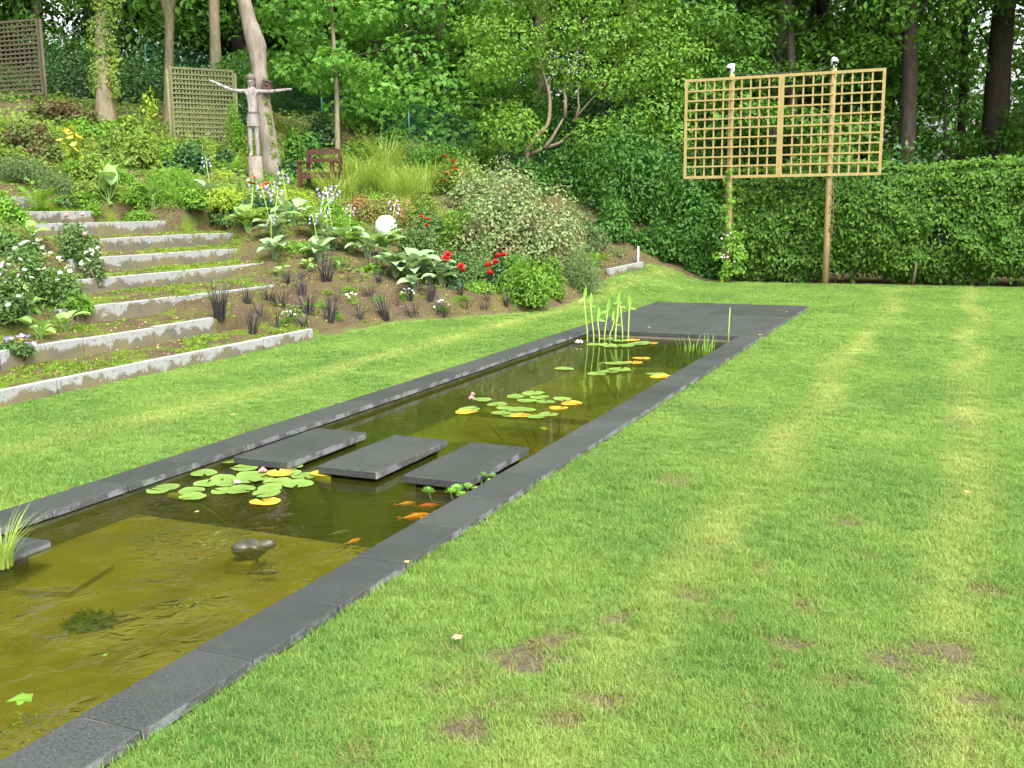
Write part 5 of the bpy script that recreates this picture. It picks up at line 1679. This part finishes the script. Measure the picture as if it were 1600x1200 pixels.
# two white spotlights with their cable
for (x, ry, lab) in ((.94, -.35, "white spotlight on top of the left trellis post"), (2.92, .35, "white spotlight on top of the right trellis post")):
    s = thing("spotlight", lab, "spotlight", (-5.58 + x, TY + .06, 4.16), ry, "white spotlights on the trellis")
    mb = MB(); mb.box((0, 0, .045), (.02, .05, .09)); mb.box((-.045, 0, .11), (.012, .03, .12)); mb.box((.045, 0, .11), (.012, .03, .12)); mb.box((0, 0, .09), (.10, .03, .012))
    obj("bracket", mb.mesh("bracket", [M['whitepaint']], False), None, s)
    mb = MB(); mb.tube([[0, -.12, .10], [0, -.10, .12], [0, .02, .17], [0, .08, .195]], [.062, .060, .045, .025], 12)
    hd = obj("lamp_head", mb.mesh("lamp_head", [M['whitepaint']]), None, s)
    mb = MB(); mb.tube([[0, -.122, .10], [0, -.128, .098]], [.05, .05], 12); obj("lens", mb.mesh("lens", [M['blackplastic']]), None, hd)
mb = MB(); mb.tube([[-4.62, TY + .05, 4.22], [-4.4, TY + .03, 4.13], [-3.6, TY + .03, 4.125], [-2.9, TY + .03, 4.128], [-2.66, TY + .06, 4.22]], .009, 5)
tag(obj("cable", mb.mesh("cable", [M['blackplastic']])), "dark cable lying along the top of the tan trellis between spotlights", "cable")
# the vine on the left post
rng0 = np.random.default_rng(64)
b = np.array([-4.62, TY - .02, 0.0])
t = thing("climbing_vine", "green climbing plant covering the left post of the tan trellis", "climber", b)
C = np.array([[.05 * math.sin(i * 1.7) + (.12 if i < 4 else 0) * rng0.normal(), -.05, .15 + i * .19] for i in range(12)] + [[.22, -.05, .65], [.28, -.1, .5], [.18, 0, .95], [.02, 0, .2], [.25, 0, .25]])
R = np.array([[.13 - .006 * i] * 3 for i in range(12)] + [[.16, .13, .14]] * 5)
P, N = lump_points(C, R, 820, .3, .5, rng0); N[:, 1] -= .8
V, F, tt = leaves(P, N, .075, 'o', .7, .5, rng0)
obj("foliage", mesh_np("foliage", V, F, tt, False, [M['fresh']]), None, t)
mb = MB(); mb.tube([[.1, 0, -.05], [.03, -.04, .6], [.09, 0, 1.2], [.02, -.03, 2.3]], [.012, .01, .008, .004], 5)
mb.tube([[0, -.1, -.05], [.15, -.1, .35], [.28, -.12, .6]], [.008, .006, .003], 5)
obj("stem", mb.mesh("stem", [M['stem']]), None, t)
for i in range(14):
    obj("flower", FLOWER['white'], None, t, (rng0.uniform(-.1, .32), -.2, rng0.uniform(.3, 1.0)), (1.2, 0, i), .045)
b = np.array([-2.64, TY, 0.0])
t = thing("climbing_vine", "thin withered climber on the right post of the tan trellis", "climber", b)
mb = MB(); mb.tube([[.08, 0, -.05], [.06, .0, .7], [.10, .02, 1.3], [.07, .02, 2.05]], [.007, .006, .005, .003], 5)
obj("stem", mb.mesh("stem", [M['twig']]), None, t)
P = np.stack([rng0.uniform(.03, .12, 110), rng0.uniform(-.02, .06, 110), rng0.uniform(1.0, 2.0, 110)], -1)
V, F, tt = leaves(P, np.tile([.5, -1, .2], (110, 1)), .05, 'd', .8, .5, rng0)
obj("foliage", mesh_np("foliage", V, F, tt, False, [M['brownleaf']]), None, t)

# ---- two old lattice screens
def screen(label, pa, pb, hgt, mat, nv, nh, posts, slat):
    """Lattice standing between two spots of the bank."""
    a = np.array(pa); bb = np.array(pb)
    w = float(np.linalg.norm((bb - a)[:2])); an = math.atan2(bb[1] - a[1], bb[0] - a[0])
    t = thing("lattice_screen", label, "trellis", (a[0], a[1], min(a[2], bb[2]) - .05), an)
    lattice(t, w, hgt, nv, nh, .05, slat, .018, mat, 0, .12, 0)
    pm = MB().tube([[0, 0, -1.2], [0, 0, hgt + posts]], .035, 8).mesh("post", [mat])
    for x in (-.04, w + .04): obj("post", pm, None, t, (x, .03, 0))


a, c = hit(271, 214), hit(371, 230)
zt = (at_depth(271, 101, depth(a))[2] + at_depth(371, 117, depth(c))[2]) / 2
screen("weathered green-grey lattice screen beside the forked trunk", a, c, zt - min(a[2], c[2]) - .07, M['greywood'], 17, 14, .05, .036)
dl = d1 + .6
a = at_depth(-52, 150, dl + .8); c = at_depth(69, 150, dl)
z0 = at_depth(69, 152, dl)[2]; a[2] = c[2] = z0
screen("brown lattice screen in the shade at the upper left corner", a, c, at_depth(69, 32, dl)[2] - z0 - .07, M['brownwood'], 15, 15, .1, .036)
b = hit(78, 150)
mb = MB(); mb.tube([[0, 0, -.2], [-.08, 0, 1.0], [-.12, 0, 2.0]], [.04, .035, .03], 7)
tag(obj("leaning_pole", mb.mesh("leaning_pole", [M['brownwood']]), None, None, b), "thin pole leaning beside the brown lattice screen", "pole")

# ---- green wire fence
def wire_fence():
    A = at_depth(232, 150, 33.0); B = at_depth(505, 225, 28.4); Cc = at_depth(640, 238, 27.4); D = at_depth(785, 262, 26.8); E = at_depth(960, 275, 26.6)
    pts = [A, at_depth(385, 175, 30.5), B, Cc, D, E]
    t = thing("wire_fence", "green chain-link fence with round green posts along the wood", "fence", (B[0], B[1], float(tz(B[0], B[1]))))
    o = np.array([B[0], B[1], float(tz(B[0], B[1]))])
    tops = [(244, 70, 33.0), (380, 98, 30.5), (505, 129, 28.4), (640, 161, 27.4), (785, 205, 26.8), (960, 235, 26.6)]
    base = []; top = []
    for p, (px, py, d) in zip(pts, tops):
        z0 = float(tz(p[0], p[1])); zt = max(at_depth(px, py, d)[2], z0 + .9)
        base.append(np.array([p[0], p[1], z0])); top.append(np.array([p[0], p[1], zt]))
    for a, b in zip(base, top):
        obj("post", MB().tube([a - o - [0, 0, .3], b - o], .026, 8).mesh("post", [M['greenwire']]), None, t)
    mb = MB(); r = .0026
    for i in range(len(base) - 1):
        a0, a1, b0, b1 = base[i] - o, top[i] - o, base[i + 1] - o, top[i + 1] - o
        w = np.linalg.norm(b0 - a0); hgt = 1.45; step = .085
        a0 = a1 - [0, 0, hgt]; b0 = b1 - [0, 0, hgt]
        nrm = np.cross(b0 - a0, [0, 0, 1.0]); nrm /= np.linalg.norm(nrm)
        Q = lambda u, v: a0 + (b0 - a0) * u + (np.array([0, 0, hgt]) * v)
        dx = hgt / w
        k = -hgt
        while k < w:
            for sgn in (1, -1):
                u0, u1 = k / w, (k + hgt) / w
                v0, v1 = 0.0, 1.0
                if u0 < 0: v0 = -u0 / (u1 - u0); u0 = 0
                if u1 > 1: v1 = v0 + (1 - u0) / dx * 1.0; u1 = 1
                if v1 > 1: v1 = 1
                p, q = (Q(u0, v0), Q(u1, v1)) if sgn > 0 else (Q(u0, 1 - v0), Q(u1, 1 - v1))
                dn = np.array([0, 0, r])
                mb.add([p - dn, q - dn, q + dn, p + dn], [np.array([[0, 1, 2, 3]])])
            k += step
        for v in (.02, .5, 1.0):
            mb.tube([Q(0, v), Q(1, v)], .005, 4)
    tag(obj("wire_mesh", mb.mesh("wire_mesh", [M['greenwire']], False), None, t), None, None, None, "stuff")


wire_fence()

# ---- bench
def bench():
    b = hit(502, 303)
    t = thing("wooden_bench", "red-brown wooden bench half hidden by tall grass", "bench", b, .42 - .25)
    W, D = .72, .42
    m = M['redwood']
    def part(nm, c, s, **k): obj(nm, MB().box((0, 0, 0), s).mesh(nm, [m], False), None, t, c, (k.get('rx', 0), 0, 0))
    for x in (-W / 2, W / 2):
        part("back_leg", (x, D / 2, .45), (.07, .07, .92)); part("front_leg", (x, -D / 2, .31), (.07, .07, .64)); part("armrest", (x, -.02, .645), (.09, D + .12, .035)); part("side_rail", (x, 0, .36), (.04, D - .08, .08))
    part("back_rail", (0, D / 2, .87), (W - .075, .04, .11)); part("back_rail", (0, D / 2, .70), (W - .075, .035, .08))
    for i in range(5): part("seat_slat", (0, -D / 2 + .06 + i * .095, .425), (W + .04, .075, .028))
    part("front_rail", (0, -D / 2 + .01, .355), (W - .075, .035, .09))


bench()


# ---- carved figure
def figure():
    b = hit(400, 281); dd = depth(b); s = dd / CAM_F
    rz = math.atan2(CAM_R[1, 0], CAM_R[0, 0])
    t = thing("carved_figure", "pale carved wooden figure with arms spread wide on a log", "sculpture", b, rz)
    zc = 36 * s                                   # top of the log
    lg = MB(); lg.tube([[0, 0, -.15], [.005, 0, .2], [0, 0, zc]], [11.8 * s, 11.4 * s, 11.2 * s], 14, .05)
    obj("log_plinth", lg.mesh("log_plinth", [M['log']], False), None, t)
    # skeleton in picture units (px above the log, px to the right)
    J = {}
    V = []; E = []; Rr = []
    def v(x, z, y, r, ry=None, to=None):
        V.append((x * s, y * s, zc + z * s)); Rr.append((r * s, (ry or r) * s))
        if to is not None: E.append((to, len(V) - 1))
        return len(V) - 1
    pel = v(0, 58, 0, 8.0, 5.6)
    wst = v(0, 70, 0, 7.0, 5.0, pel); ch = v(0, 86, 0, 8.0, 5.6, wst); sh = v(0, 97, 0, 8.2, 5.0, ch); nk = v(0, 104, 0, 3.6, 3.6, sh); hd = v(0, 109, -1, 6.2, 6.4, nk); ht = v(0, 118, 0, 6.6, 6.4, hd)
    for sg, arm in ((-1, [(-13, 98, 3.6), (-28, 99, 3.0), (-45, 106, 2.8), (-57, 112, 2.2), (-65, 115, 1.6)]), (1, [(13, 97, 3.6), (28, 97, 3.0), (45, 98.5, 2.7), (56, 100, 2.2), (63, 100, 1.5)])):
        p = sh
        for (x, z, r) in arm: p = v(x, z, 0, r, r, p)
        p = v(sg * 4.4, 52, 0, 4.8, 4.8, pel)
        for (x, z, y, r) in ((4.9, 40, 0, 4.3), (5.0, 29, -.6, 3.5), (5.2, 20, 0, 3.8), (5.2, 8, .4, 2.8), (5.4, 2.2, 0, 3.0)): p = v(sg * x, z, y, r, r, p)
        v(sg * 5.8, 1.6, -6.0, 2.8, 2.0, p)
    me = bpy.data.meshes.new("figure"); me.from_pydata(V, E, [])
    o = obj("figure", me, M['carved'], t)
    sk = o.modifiers.new("skin", 'SKIN'); sk.use_smooth_shade = False
    for i, r in enumerate(Rr):
        me.skin_vertices[0].data[i].radius = r
    me.skin_vertices[0].data[0].use_root = True
    o.modifiers.new("sub", 'SUBSURF').levels = 1
    o.modifiers["sub"].render_levels = 1
    # hair cap, loincloth, face
    hm = MB(); hm.sphere((0, .6 * s, zc + 117.5 * s), (7.2 * s, 7.2 * s, 7.0 * s), 14, 8)
    hm.box((0, 4.5 * s, zc + 111 * s), (12 * s, 5 * s, 12 * s))
    obj("hair", hm.mesh("hair", [M['carved_dark']]), None, t)
    lc = MB(); lc.tube([[0, 0, zc + 45 * s], [0, 0, zc + 56 * s], [0, 0, zc + 66 * s]], [9.6 * s, 9.4 * s, 8.2 * s], 14, squash=.72)
    obj("loincloth", lc.mesh("loincloth", [M['carved']], False), None, t)
    bl = MB(); bl.tube([[0, 0, zc + 64 * s], [0, 0, zc + 67 * s]], [8.6 * s, 8.6 * s], 14, squash=.75); obj("belt", bl.mesh("belt", [M['carved_dark']], False), None, t)
    fc = MB(); fc.tube([[0, -6.6 * s, zc + 113 * s], [0, -8.0 * s, zc + 108.6 * s]], [.8 * s, 1.3 * s], 5)
    obj("nose", fc.mesh("nose", [M['carved']]), None, t)
    for x in (-2.6, 2.6):
        obj("eye", MB().box((x * s, -6.2 * s, zc + 112.2 * s), (2.6 * s, 1.2 * s, 1.1 * s)).mesh("eye", [M['carved_dark']], False), None, t)
    obj("mouth", MB().box((0, -6.4 * s, zc + 105.6 * s), (3.8 * s, 1.0 * s, .8 * s)).mesh("mouth", [M['carved_dark']], False), None, t)


figure()
# nest box on the leaning trunk
p = at_depth(418, 136, d3 - .22); s = d3 / CAM_F
t = thing("nest_box", "brown wooden nest box with sloping top fixed to the leaning pale trunk", "nest box", p, .42)
mb = MB(); mb.box((0, 0, 0), (13 * s, 12 * s, 18 * s)); obj("body", mb.mesh("body", [M['redwood']], False), None, t)
mb = MB(); mb.box((0, 0, 10.2 * s), (16 * s, 16 * s, 1.6 * s), ry=.5); obj("roof", mb.mesh("roof", [M['brownwood']], False), None, t)
obj("entrance_hole", MB().tube([[0, -6.0 * s, 3 * s], [0, -6.4 * s, 3 * s]], 2.2 * s, 10).mesh("entrance_hole", [M['blackplastic']]), None, t)
# ivy on the trunks
def ivy(label, base, pix, dep, w, n, seed, leaf=.09, mat='olive', side=(0, -.3, 0)):
    rng = np.random.default_rng(seed)
    t = thing("ivy", label, "ivy", base)
    C = np.array([at_depth(x, y, dep - .12) - base for (x, y) in pix]); R = np.tile([w, w * .7, w * 1.3], (len(C), 1))
    P, N = lump_points(C, R, n, .2, .3, rng); N = N + np.array([CAM_R[0, 2], CAM_R[1, 2], 0]) * .9
    V, F, tt = leaves(P, N, leaf, 'o', .9, .5, rng)
    obj("foliage", mesh_np("foliage", V, F, tt, False, [M[mat]]), None, t)
    mb = MB(); q = C[np.argsort(C[:, 2])]
    mb.tube(q, .012, 5); obj("stem", mb.mesh("stem", [M['twig']]), None, t)


ivy("ivy thick around the upper part of the left grey trunk", b1, [(160, 20), (170, 30), (150, 45), (165, 55), (148, 70), (172, 75), (158, 90), (176, 95), (150, 110), (172, 120), (155, 0), (176, 0), (168, 15), (178, 140), (150, 130)], d1, .24, 1500, 51)
ivy("small-leaved ivy climbing the right side of the leaning pale trunk", b3, [(414, 160), (417, 180), (421, 205), (424, 225), (427, 245), (429, 260), (420, 192), (424, 240)], d3, .10, 900, 52, .05)

# ---- white globe, peg, pipe, log edging
b = hit(604, 376)
rr = 17.0 * depth(b) / CAM_F
t = thing("globe_lamp", "white globe garden lamp nestled among hostas on the bank", "garden lamp", b)
mb = MB(); mb.sphere((0, 0, rr + .06), rr, 32, 20); obj("globe", mb.mesh("globe", [M['globe']]), None, t)
mb = MB(); mb.tube([[0, 0, -.1], [0, 0, .07]], [.07, .07], 14); obj("base", mb.mesh("base", [M['blackplastic']]), None, t)
S("rose_sprig", "leafy rose shoot hanging in front of the white globe's right side", 618, 388, 26, 36, .05, 'o', 'roseleaf', 160, 131, "plant", lump=.55, nl=7, base=hit(604, 376) + np.array([.30, -.22, .08]))
b = hit(997, 415)
tag(obj("marker_peg", MB().tube([[0, 0, -.15], [0, 0, .40]], .018, 8).mesh("marker_peg", [M['whitepaint']]), None, None, b), "slim white peg stuck in the soil at the far lawn corner", "peg")
pp = [hit(x, y) + np.array([0, 0, .02]) for (x, y) in ((1040, 409), (1060, 408), (1078, 411), (1092, 417), (1118, 424), (1128, 430))]
tag(obj("garden_hose", MB().tube(pp, .013, 6).mesh("garden_hose", [M['pipe']])), "pale blue hose lying on the soil by the dark shrubs", "hose")
for (xa, ya, xb, yb, r, lab) in ((432, 334, 478, 327, .07, "dark weathered log lying above the flowering hostas"), (466, 336, 486, 322, .05, "short dark log propped at the end of the longer one")):
    p, q = hit(xa, ya), hit(xb, yb); o = p.copy()
    tag(obj("edging_log", MB().tube([p - o + [0, 0, .05], (p + q) / 2 - o + [0, 0, .07], q - o + [0, 0, .05]], r, 9, .1).mesh("edging_log", [M['bark_dark']]), None, None, o), lab, "log")

# ================================================================== IN AND ON THE POND
def pad_mesh(name, mat, seed):
    rng = np.random.default_rng(seed); n = 18
    V = [[0, 0, 0]]
    for ring, rr in ((1, .6), (2, 1.0)):
        for i in range(n):
            a = .16 + (6.283 - .32) * i / (n - 1)
            w = 1 + .03 * math.sin(a * 5 + seed)
            z = (.02 if ring == 1 else .025 + .05 * max(0, math.sin(a * 2 + seed)) ** 2)
            V.append([rr * w * math.cos(a), rr * w * math.sin(a), z])
    F3 = [[0, 1 + i, 2 + i] for i in range(n - 1)]
    F4 = [[1 + i, 1 + n + i, 2 + n + i, 2 + i] for i in range(n - 1)]
    return mesh_np(name, np.array(V), [np.array(F3), np.array(F4)], np.concatenate([[.2], np.full(n, .35 + .3 * rng.random()), .55 + .45 * rng.random(n)]), True, [M[mat]])


PAD = [pad_mesh("lily_pad", 'pad', i) for i in range(4)]; PADY = [pad_mesh("lily_pad", 'padyellow', 10 + i) for i in range(2)]


def lily(label, pads, r0, yell, flowers=(), stems=()):
    P = [on_level(x, y, WATER_Z) for (x, y) in pads]
    c = np.mean(P, axis=0)
    t = thing("water_lily", label, "water lily", c, 0, "water lilies in the pond")
    used = []
    for i, p in enumerate(P):
        s = r0 * random.uniform(.85, 1.15)
        obj("lily_pad", (PADY if i in yell else PAD)[i % 2 if i in yell else i % 4], None, t, p - c + np.array([0, 0, .004 + .0035 * (i % 5)]), (random.uniform(-.03, .03), random.uniform(-.03, .03), random.uniform(0, 6.28)), s)
        if i % 4 == 0 and len(P) > 3:
            q = p - c
            m = MB().tube([q + [0, 0, .0], q * .8 + [.03, .05, -.12], q * .6 + [.06, .12, -.3]], .005, 5).mesh("leaf_stalk", [M['algae']])
            obj("leaf_stalk", m, None, t)
    for (x, y, fm, s) in flowers:
        p = on_level(x, y, WATER_Z) - c
        obj("flower", FLOWER[fm], None, t, p + np.array([0, 0, .02]), (0, 0, 0), s)
    for (pts, r) in stems:
        q = [on_level(x, y, z) - c for (x, y, z) in pts]
        obj("rhizome", MB().tube(q, r, 8, .05).mesh("rhizome", [M['algae']]), None, t)


lily("near water lily with many green and a few yellow pads", [(356, 720), (373, 713), (319, 742), (295, 735), (383, 735), (348, 748), (323, 757), (356, 758), (392, 746), (387, 754), (348, 768), (375, 767), (433, 728), (455, 733), (437, 743), (475, 745), (434, 755),
      (466, 759), (422, 766), (417, 775), (414, 785), (248, 768), (262, 764), (300, 771), (301, 781), (410, 748), (450, 741), (503, 742)], .082, {1, 3, 14, 20, 27}, [(411, 743, 'pink', .06), (371, 760, 'white', .05)],
     [([(490, 745, -.20), (530, 756, -.26), (580, 775, -.34), (612, 784, -.42)], .035), ([(225, 772, -.15), (270, 776, -.17), (330, 778, -.2)], .025)])
lily("middle water lily with a pink bloom, beyond the stepping stones", [(733, 640), (729, 645), (777, 634), (805, 623), (832, 618), (838, 614), (807, 620), (824, 628), (879, 626), (853, 631), (893, 631), (873, 639), (822, 643), (783, 648), (810, 643), (813, 650), (857, 649),
      (838, 653), (752, 627), (790, 641), (800, 650), (843, 622)], .088, {1, 10, 11, 15}, [(737, 628, 'pink', .06), (739, 621, 'pink', .045)])
lily("small water lily of five pads between the middle and the far plants", [(932, 585), (951, 582), (968, 579), (960, 570), (974, 570), (989, 567), (1002, 561)], .105, {5, 6})
lily("lone pair of yellow and green lily pads near the right coping", [(1026, 586), (1034, 590)], .12, {1})
lily("single pale green lily pad in open water", [(882, 577)], .11, set())
lily("far water lily with a white bloom under the upright stems", [(929, 539), (949, 540), (955, 543), (968, 534), (996, 540), (1017, 537), (989, 532), (947, 531), (977, 542), (1004, 538)], .105, {5, 6}, [(905, 539, 'white', .12)])

# upright stems at the far end
def arum_leaf():
    mb = MB()
    mb.add([[0, 0, 0], [.05, 0, .07], [.035, 0, .20], [0, 0, .30], [-.035, 0, .20], [-.05, 0, .07]], [np.array([[0, 1, 2, 3], [0, 3, 4, 5]])], .5)
    V = np.array(mb.v[0]); V[:, 1] = -np.abs(V[:, 0]) * .8
    mb.v[0] = V
    return mb.mesh("leaf", [M['aquatic']], True)


AL = arum_leaf()
UP = [((927, 534), .56, (-1, .1), "left pair of tall pale green stems standing in the far pond"), ((953, 534), .48, (1, -.2), "middle pair of upright pale green stems in the far pond"), ((972, 530), .50, (1, .3), "right pair of upright pale green stems in the far pond")]
for i, ((px, py), h, dr, lab) in enumerate(UP):
    b = on_level(px, py, WATER_Z)
    t = thing("arrow_plant", lab, "pond plant", b, 0, "upright stems in the far pond")
    for j in range(3):
        x = (j - 1) * .075 + random.uniform(-.01, .01); hh = h * (1, .86, .55)[(i + j) % 3]
        mb = MB(); lean = random.uniform(-.05, .06)
        mb.tube([[x, 0, -.4], [x, 0, .1], [x + lean * .5, 0, hh * .6], [x + lean, .01, hh]], [.009, .009, .008, .005], 6)
        obj("stalk", mb.mesh("stalk", [M['greenstalk']]), None, t)
        for q in range(2):
            obj("leaf", AL, None, t, (x + lean, .01, hh - .02), (random.uniform(-.2, .2), (.15 if q == 0 else 1.9) * random.choice((-1, 1)) * (1 if q else .6), .4 + random.uniform(-.6, .6)), (1.0, .75)[q] * .52)
# reeds by the far right corner
for (px, py, n, h, lab) in ((1095, 549, 26, .22, "tuft of short reeds by the far right pond corner"), (1060, 543, 5, .10, "few short reed tips left of the reed tuft")):
    b = on_level(px, py, WATER_Z - .02)
    tag(obj("reed_tuft", grass_clump_mesh("reed_tuft", n, h, .26, .35, .016, px, 'aquatic', .2, 3), None, None, b), lab, "reeds")
b = on_level(1138, 540, WATER_Z - .02)
tag(obj("reed", MB().tube([[0, 0, -.3], [0, 0, .2], [.01, 0, .46]], [.008, .007, .004], 6).mesh("reed", [M['greenstalk']]), None, None, b), "single tall thin reed at the far right pond corner", "reed")

# parrot feather near the third stepping stone
def rosette():
    mb = MB()
    for k in range(4):
        for i in range(9):
            a = 6.283 * i / 9 + k * .3; e = .15 + .32 * k; l = 1 - .17 * k
            d = np.array([math.cos(a) * math.cos(e), math.sin(a) * math.cos(e), math.sin(e)]); s = np.array([-math.sin(a), math.cos(a), 0]) * .12
            mb.add([[0, 0, .04 * k], d * .5 * l + s * l + [0, 0, .04 * k], d * l + [0, 0, .04 * k], d * .5 * l - s * l + [0, 0, .04 * k]], [np.array([[0, 1, 2, 3]])], .3 + .1 * k)
    return mb.mesh("rosette", [M['aquatic']], False)


ROS = rosette()
pts = [(669, 768, .05), (705, 770, .055), (714, 764, .05), (731, 763, .06), (722, 774, .045), (737, 748, .04), (754, 745, .055), (771, 745, .04), (765, 752, .035), (745, 765, .035)]
c = on_level(720, 766, WATER_Z)
t = thing("water_milfoil", "bright green feathery water plant beside the right stepping stone", "pond plant", c)
prev = None
for (x, y, s) in pts:
    p = on_level(x, y, -.03) - c
    obj("rosette", ROS, None, t, p, (random.uniform(-.2, .2), random.uniform(-.2, .2), random.uniform(0, 6)), s)
    m = MB().tube([p, p * .9 + [0, 0, -.06], p * .3 + [.03, .03, -.10]], .005, 5).mesh("runner", [M['stem']])
    obj("runner", m, None, t)

# fish
def fish_mesh(name, mat):
    mb = MB()
    xs = [-.5, -.44, -.3, -.1, .1, .25, .36]; rs = [.012, .045, .085, .10, .075, .045, .024]
    mb.tube([[x, .02 * math.sin(x * 5), 0] for x in xs], rs, 10, squash=1.25)
    for s in (-1, 1):
        mb.add([[.34, 0, 0], [.56, .03 * s, .11 * s], [.50, .02, .0]], [np.array([[0, 1, 2]])])
    mb.add([[-.12, 0, .11], [.02, 0, .17], [.16, 0, .07]], [np.array([[0, 1, 2]])])
    for s in (-1, 1):
        mb.add([[-.25, .07 * s, -.03], [-.12, .2 * s, -.06], [-.14, .07 * s, -.03]], [np.array([[0, 1, 2]])])
    return mb.mesh(name, [M[mat]])


FM = {k: fish_mesh("goldfish", k) for k in ('goldfish', 'redfish', 'greyfish')}
FISH = [(648, 807, .21, 35, -.16, 'goldfish', "goldfish", "largest orange goldfish swimming close to the right coping"), (634, 787, .14, 33, -.16, 'goldfish', "goldfish", "slim orange goldfish left of the red one"),
        (667, 790, .16, 20, -.16, 'redfish', "goldfish", "red goldfish with a pale head near the coping"), (672, 797, .10, -10, -.2, 'goldfish', "goldfish", "small orange goldfish half hidden by the coping"),
        (647, 812, .07, 25, -.2, 'goldfish', "goldfish", "tiny orange goldfish under the largest one"), (551, 846, .12, 60, -.16, 'goldfish', "goldfish", "lone small goldfish at the edge of the shallow floor"),
        (712, 754, .15, 18, -.15, 'redfish', "goldfish", "orange-red goldfish under the third stepping slab"), (412, 894, .16, 20, -.125, 'greyfish', "dark_fish", "dark fish over the olive shallow floor below the stone animal"),
        (529, 833, .15, 45, -.19, 'greyfish', "dark_fish", "grey fish in the dark water near the step of the floor"), (836, 704, .06, 40, -.16, 'redfish', "goldfish", "tiny red goldfish beyond the third stepping slab")]
for (px, py, l, an, z, mt, nm, lab) in FISH:
    p = on_level(px, py, z - .03)
    tag(obj(nm, FM[mt], None, None, p, (0, 0, math.radians(an + 190)), (l * .95, l * .72, l * .8)), lab, "fish", "fish in the pond")

# stone animal on a block in the shallows
b = on_level(393, 858, -.10); b[2] = -.158
t = thing("stone_animal", "small wet grey stone animal half sunk in the shallow water", "ornament", b, .25, None, .66)
mb = MB(); mb.sphere((0, 0, .09), (.115, .09, .075), 20, 14)
V = mb.v[0]; V += .008 * np.stack([np.sin(V[:, 2] * 55 + V[:, 0] * 30), np.cos(V[:, 0] * 48), np.sin(V[:, 1] * 60)], -1)
obj("body", mb.mesh("body", [M['ornament']]), None, t)
mb = MB(); mb.sphere((-.055, -.045, .105), (.085, .075, .062), 20, 12); obj("shell_dome", mb.mesh("shell_dome", [M['ornament']]), None, t)
mb = MB(); mb.tube([[.05, .01, .09], [.10, .02, .115], [.15, .03, .128], [.185, .035, .118]], [.055, .046, .040, .018], 12); obj("head", mb.mesh("head", [M['ornament']]), None, t)
obj("block", MB().box((-.055, -.06, -.035), (.20, .15, .10)).mesh("block", [M['floor_shallow']], False), None, t)

# flat ledge stones and the grass tuft at the left edge
p = on_level(-6, 862, -.05)
t = thing("ledge_stone", "flat dark slab lying at water level at the left picture edge", "stone slab", (p[0], p[1], -.045), .05)
obj("slab", bevel_box("slab", (.27, .44, .045), .01, (M['basalt'], M['basalt_edge']), 1), None, t)
obj("support", MB().box((-.04, .03, -.11), (.14, .26, .13)).mesh("support", [M['plinth']], False), None, t)
p = on_level(100, 905, -.19)
tag(obj("sunken_stone", MB().box((0, 0, 0), (.30, .38, .045), rz=.25).mesh("sunken_stone", [M['floor_shallow']], False), None, None, (p[0], p[1], -.20)), "olive block sunk in the shallow water beside the flat slab", "stone")
b = on_level(2, 880, -.045)
tag(obj("sedge_tuft", grass_clump_mesh("sedge_tuft", 90, .30, .05, .85, .008, 71, 'grassblade', .6, 4), None, None, b), "bright sedge tuft on the flat slab at the left picture edge", "pond plant")
b = on_level(135, 972, -.19)
wd, _, _ = bush_mesh("water_weed", .17, .13, .06, 900, .035, 'n', 10, 140, up=.9)
wd.materials.append(M['weed'])
tag(obj("water_weed", wd, None, None, (b[0], b[1], -.208)), "soft green patch of water weed on the shallow olive floor", "water weed")
# floating leaves
def maple_leaf(nm, mat):
    V0, F0 = LEAF['m']
    V, F = V0.copy(), F0
    return mesh_np(nm, V, F, np.full(len(V), .7), False, [M[mat]])
ML = maple_leaf("fallen_leaf", 'fresh'); MR = maple_leaf("fallen_leaf", 'fallenred'); MY = maple_leaf("fallen_leaf", 'fallen')
for (px, py, me, s, lvl, lab) in ((50, 1090, ML, .085, WATER_Z + .004, "green maple leaf floating near the lower left corner"), (168, 1022, ML, .022, WATER_Z + .004, "tiny green leaf floating by the right coping"),
                                  (843, 668, ML, .11, WATER_Z + .004, "narrow bright leaf floating past the middle lily"), (716, 998, MR, .045, LAWN_Z + .045, "pinkish red fallen leaf on the near lawn"),
                                  (634, 876, MY, .03, .004, "cream leaf crumb on the edge of the near coping"), (1072, 474, MY, .05, .004, "pale leaf on the back row of the dark tiles"), (1230, 487, MY, .06, .004, "pale leaf near the right edge of the dark tiles"),
                                  (1187, 523, MY, .06, .004, "brown leaf at the far right coping corner"), (1014, 511, MY, .05, .004, "pale leaf on the front row of the dark tiles"), (360, 648, MY, .05, LAWN_Z + .04, "pale leaf on the left lawn strip"),
                                  (1507, 767, MY, .035, LAWN_Z + .045, "white leaf speck on the right lawn"), (305, 838 - 38, MY, .03, WATER_Z + .004, "pale leaf floating below the near lily")):
    p = on_level(px, py, lvl)
    tag(obj("fallen_leaf", me, None, None, p, (random.uniform(-.15, .15), random.uniform(-.15, .15), random.uniform(0, 6.28)), s), lab, "leaf", "scattered leaves")
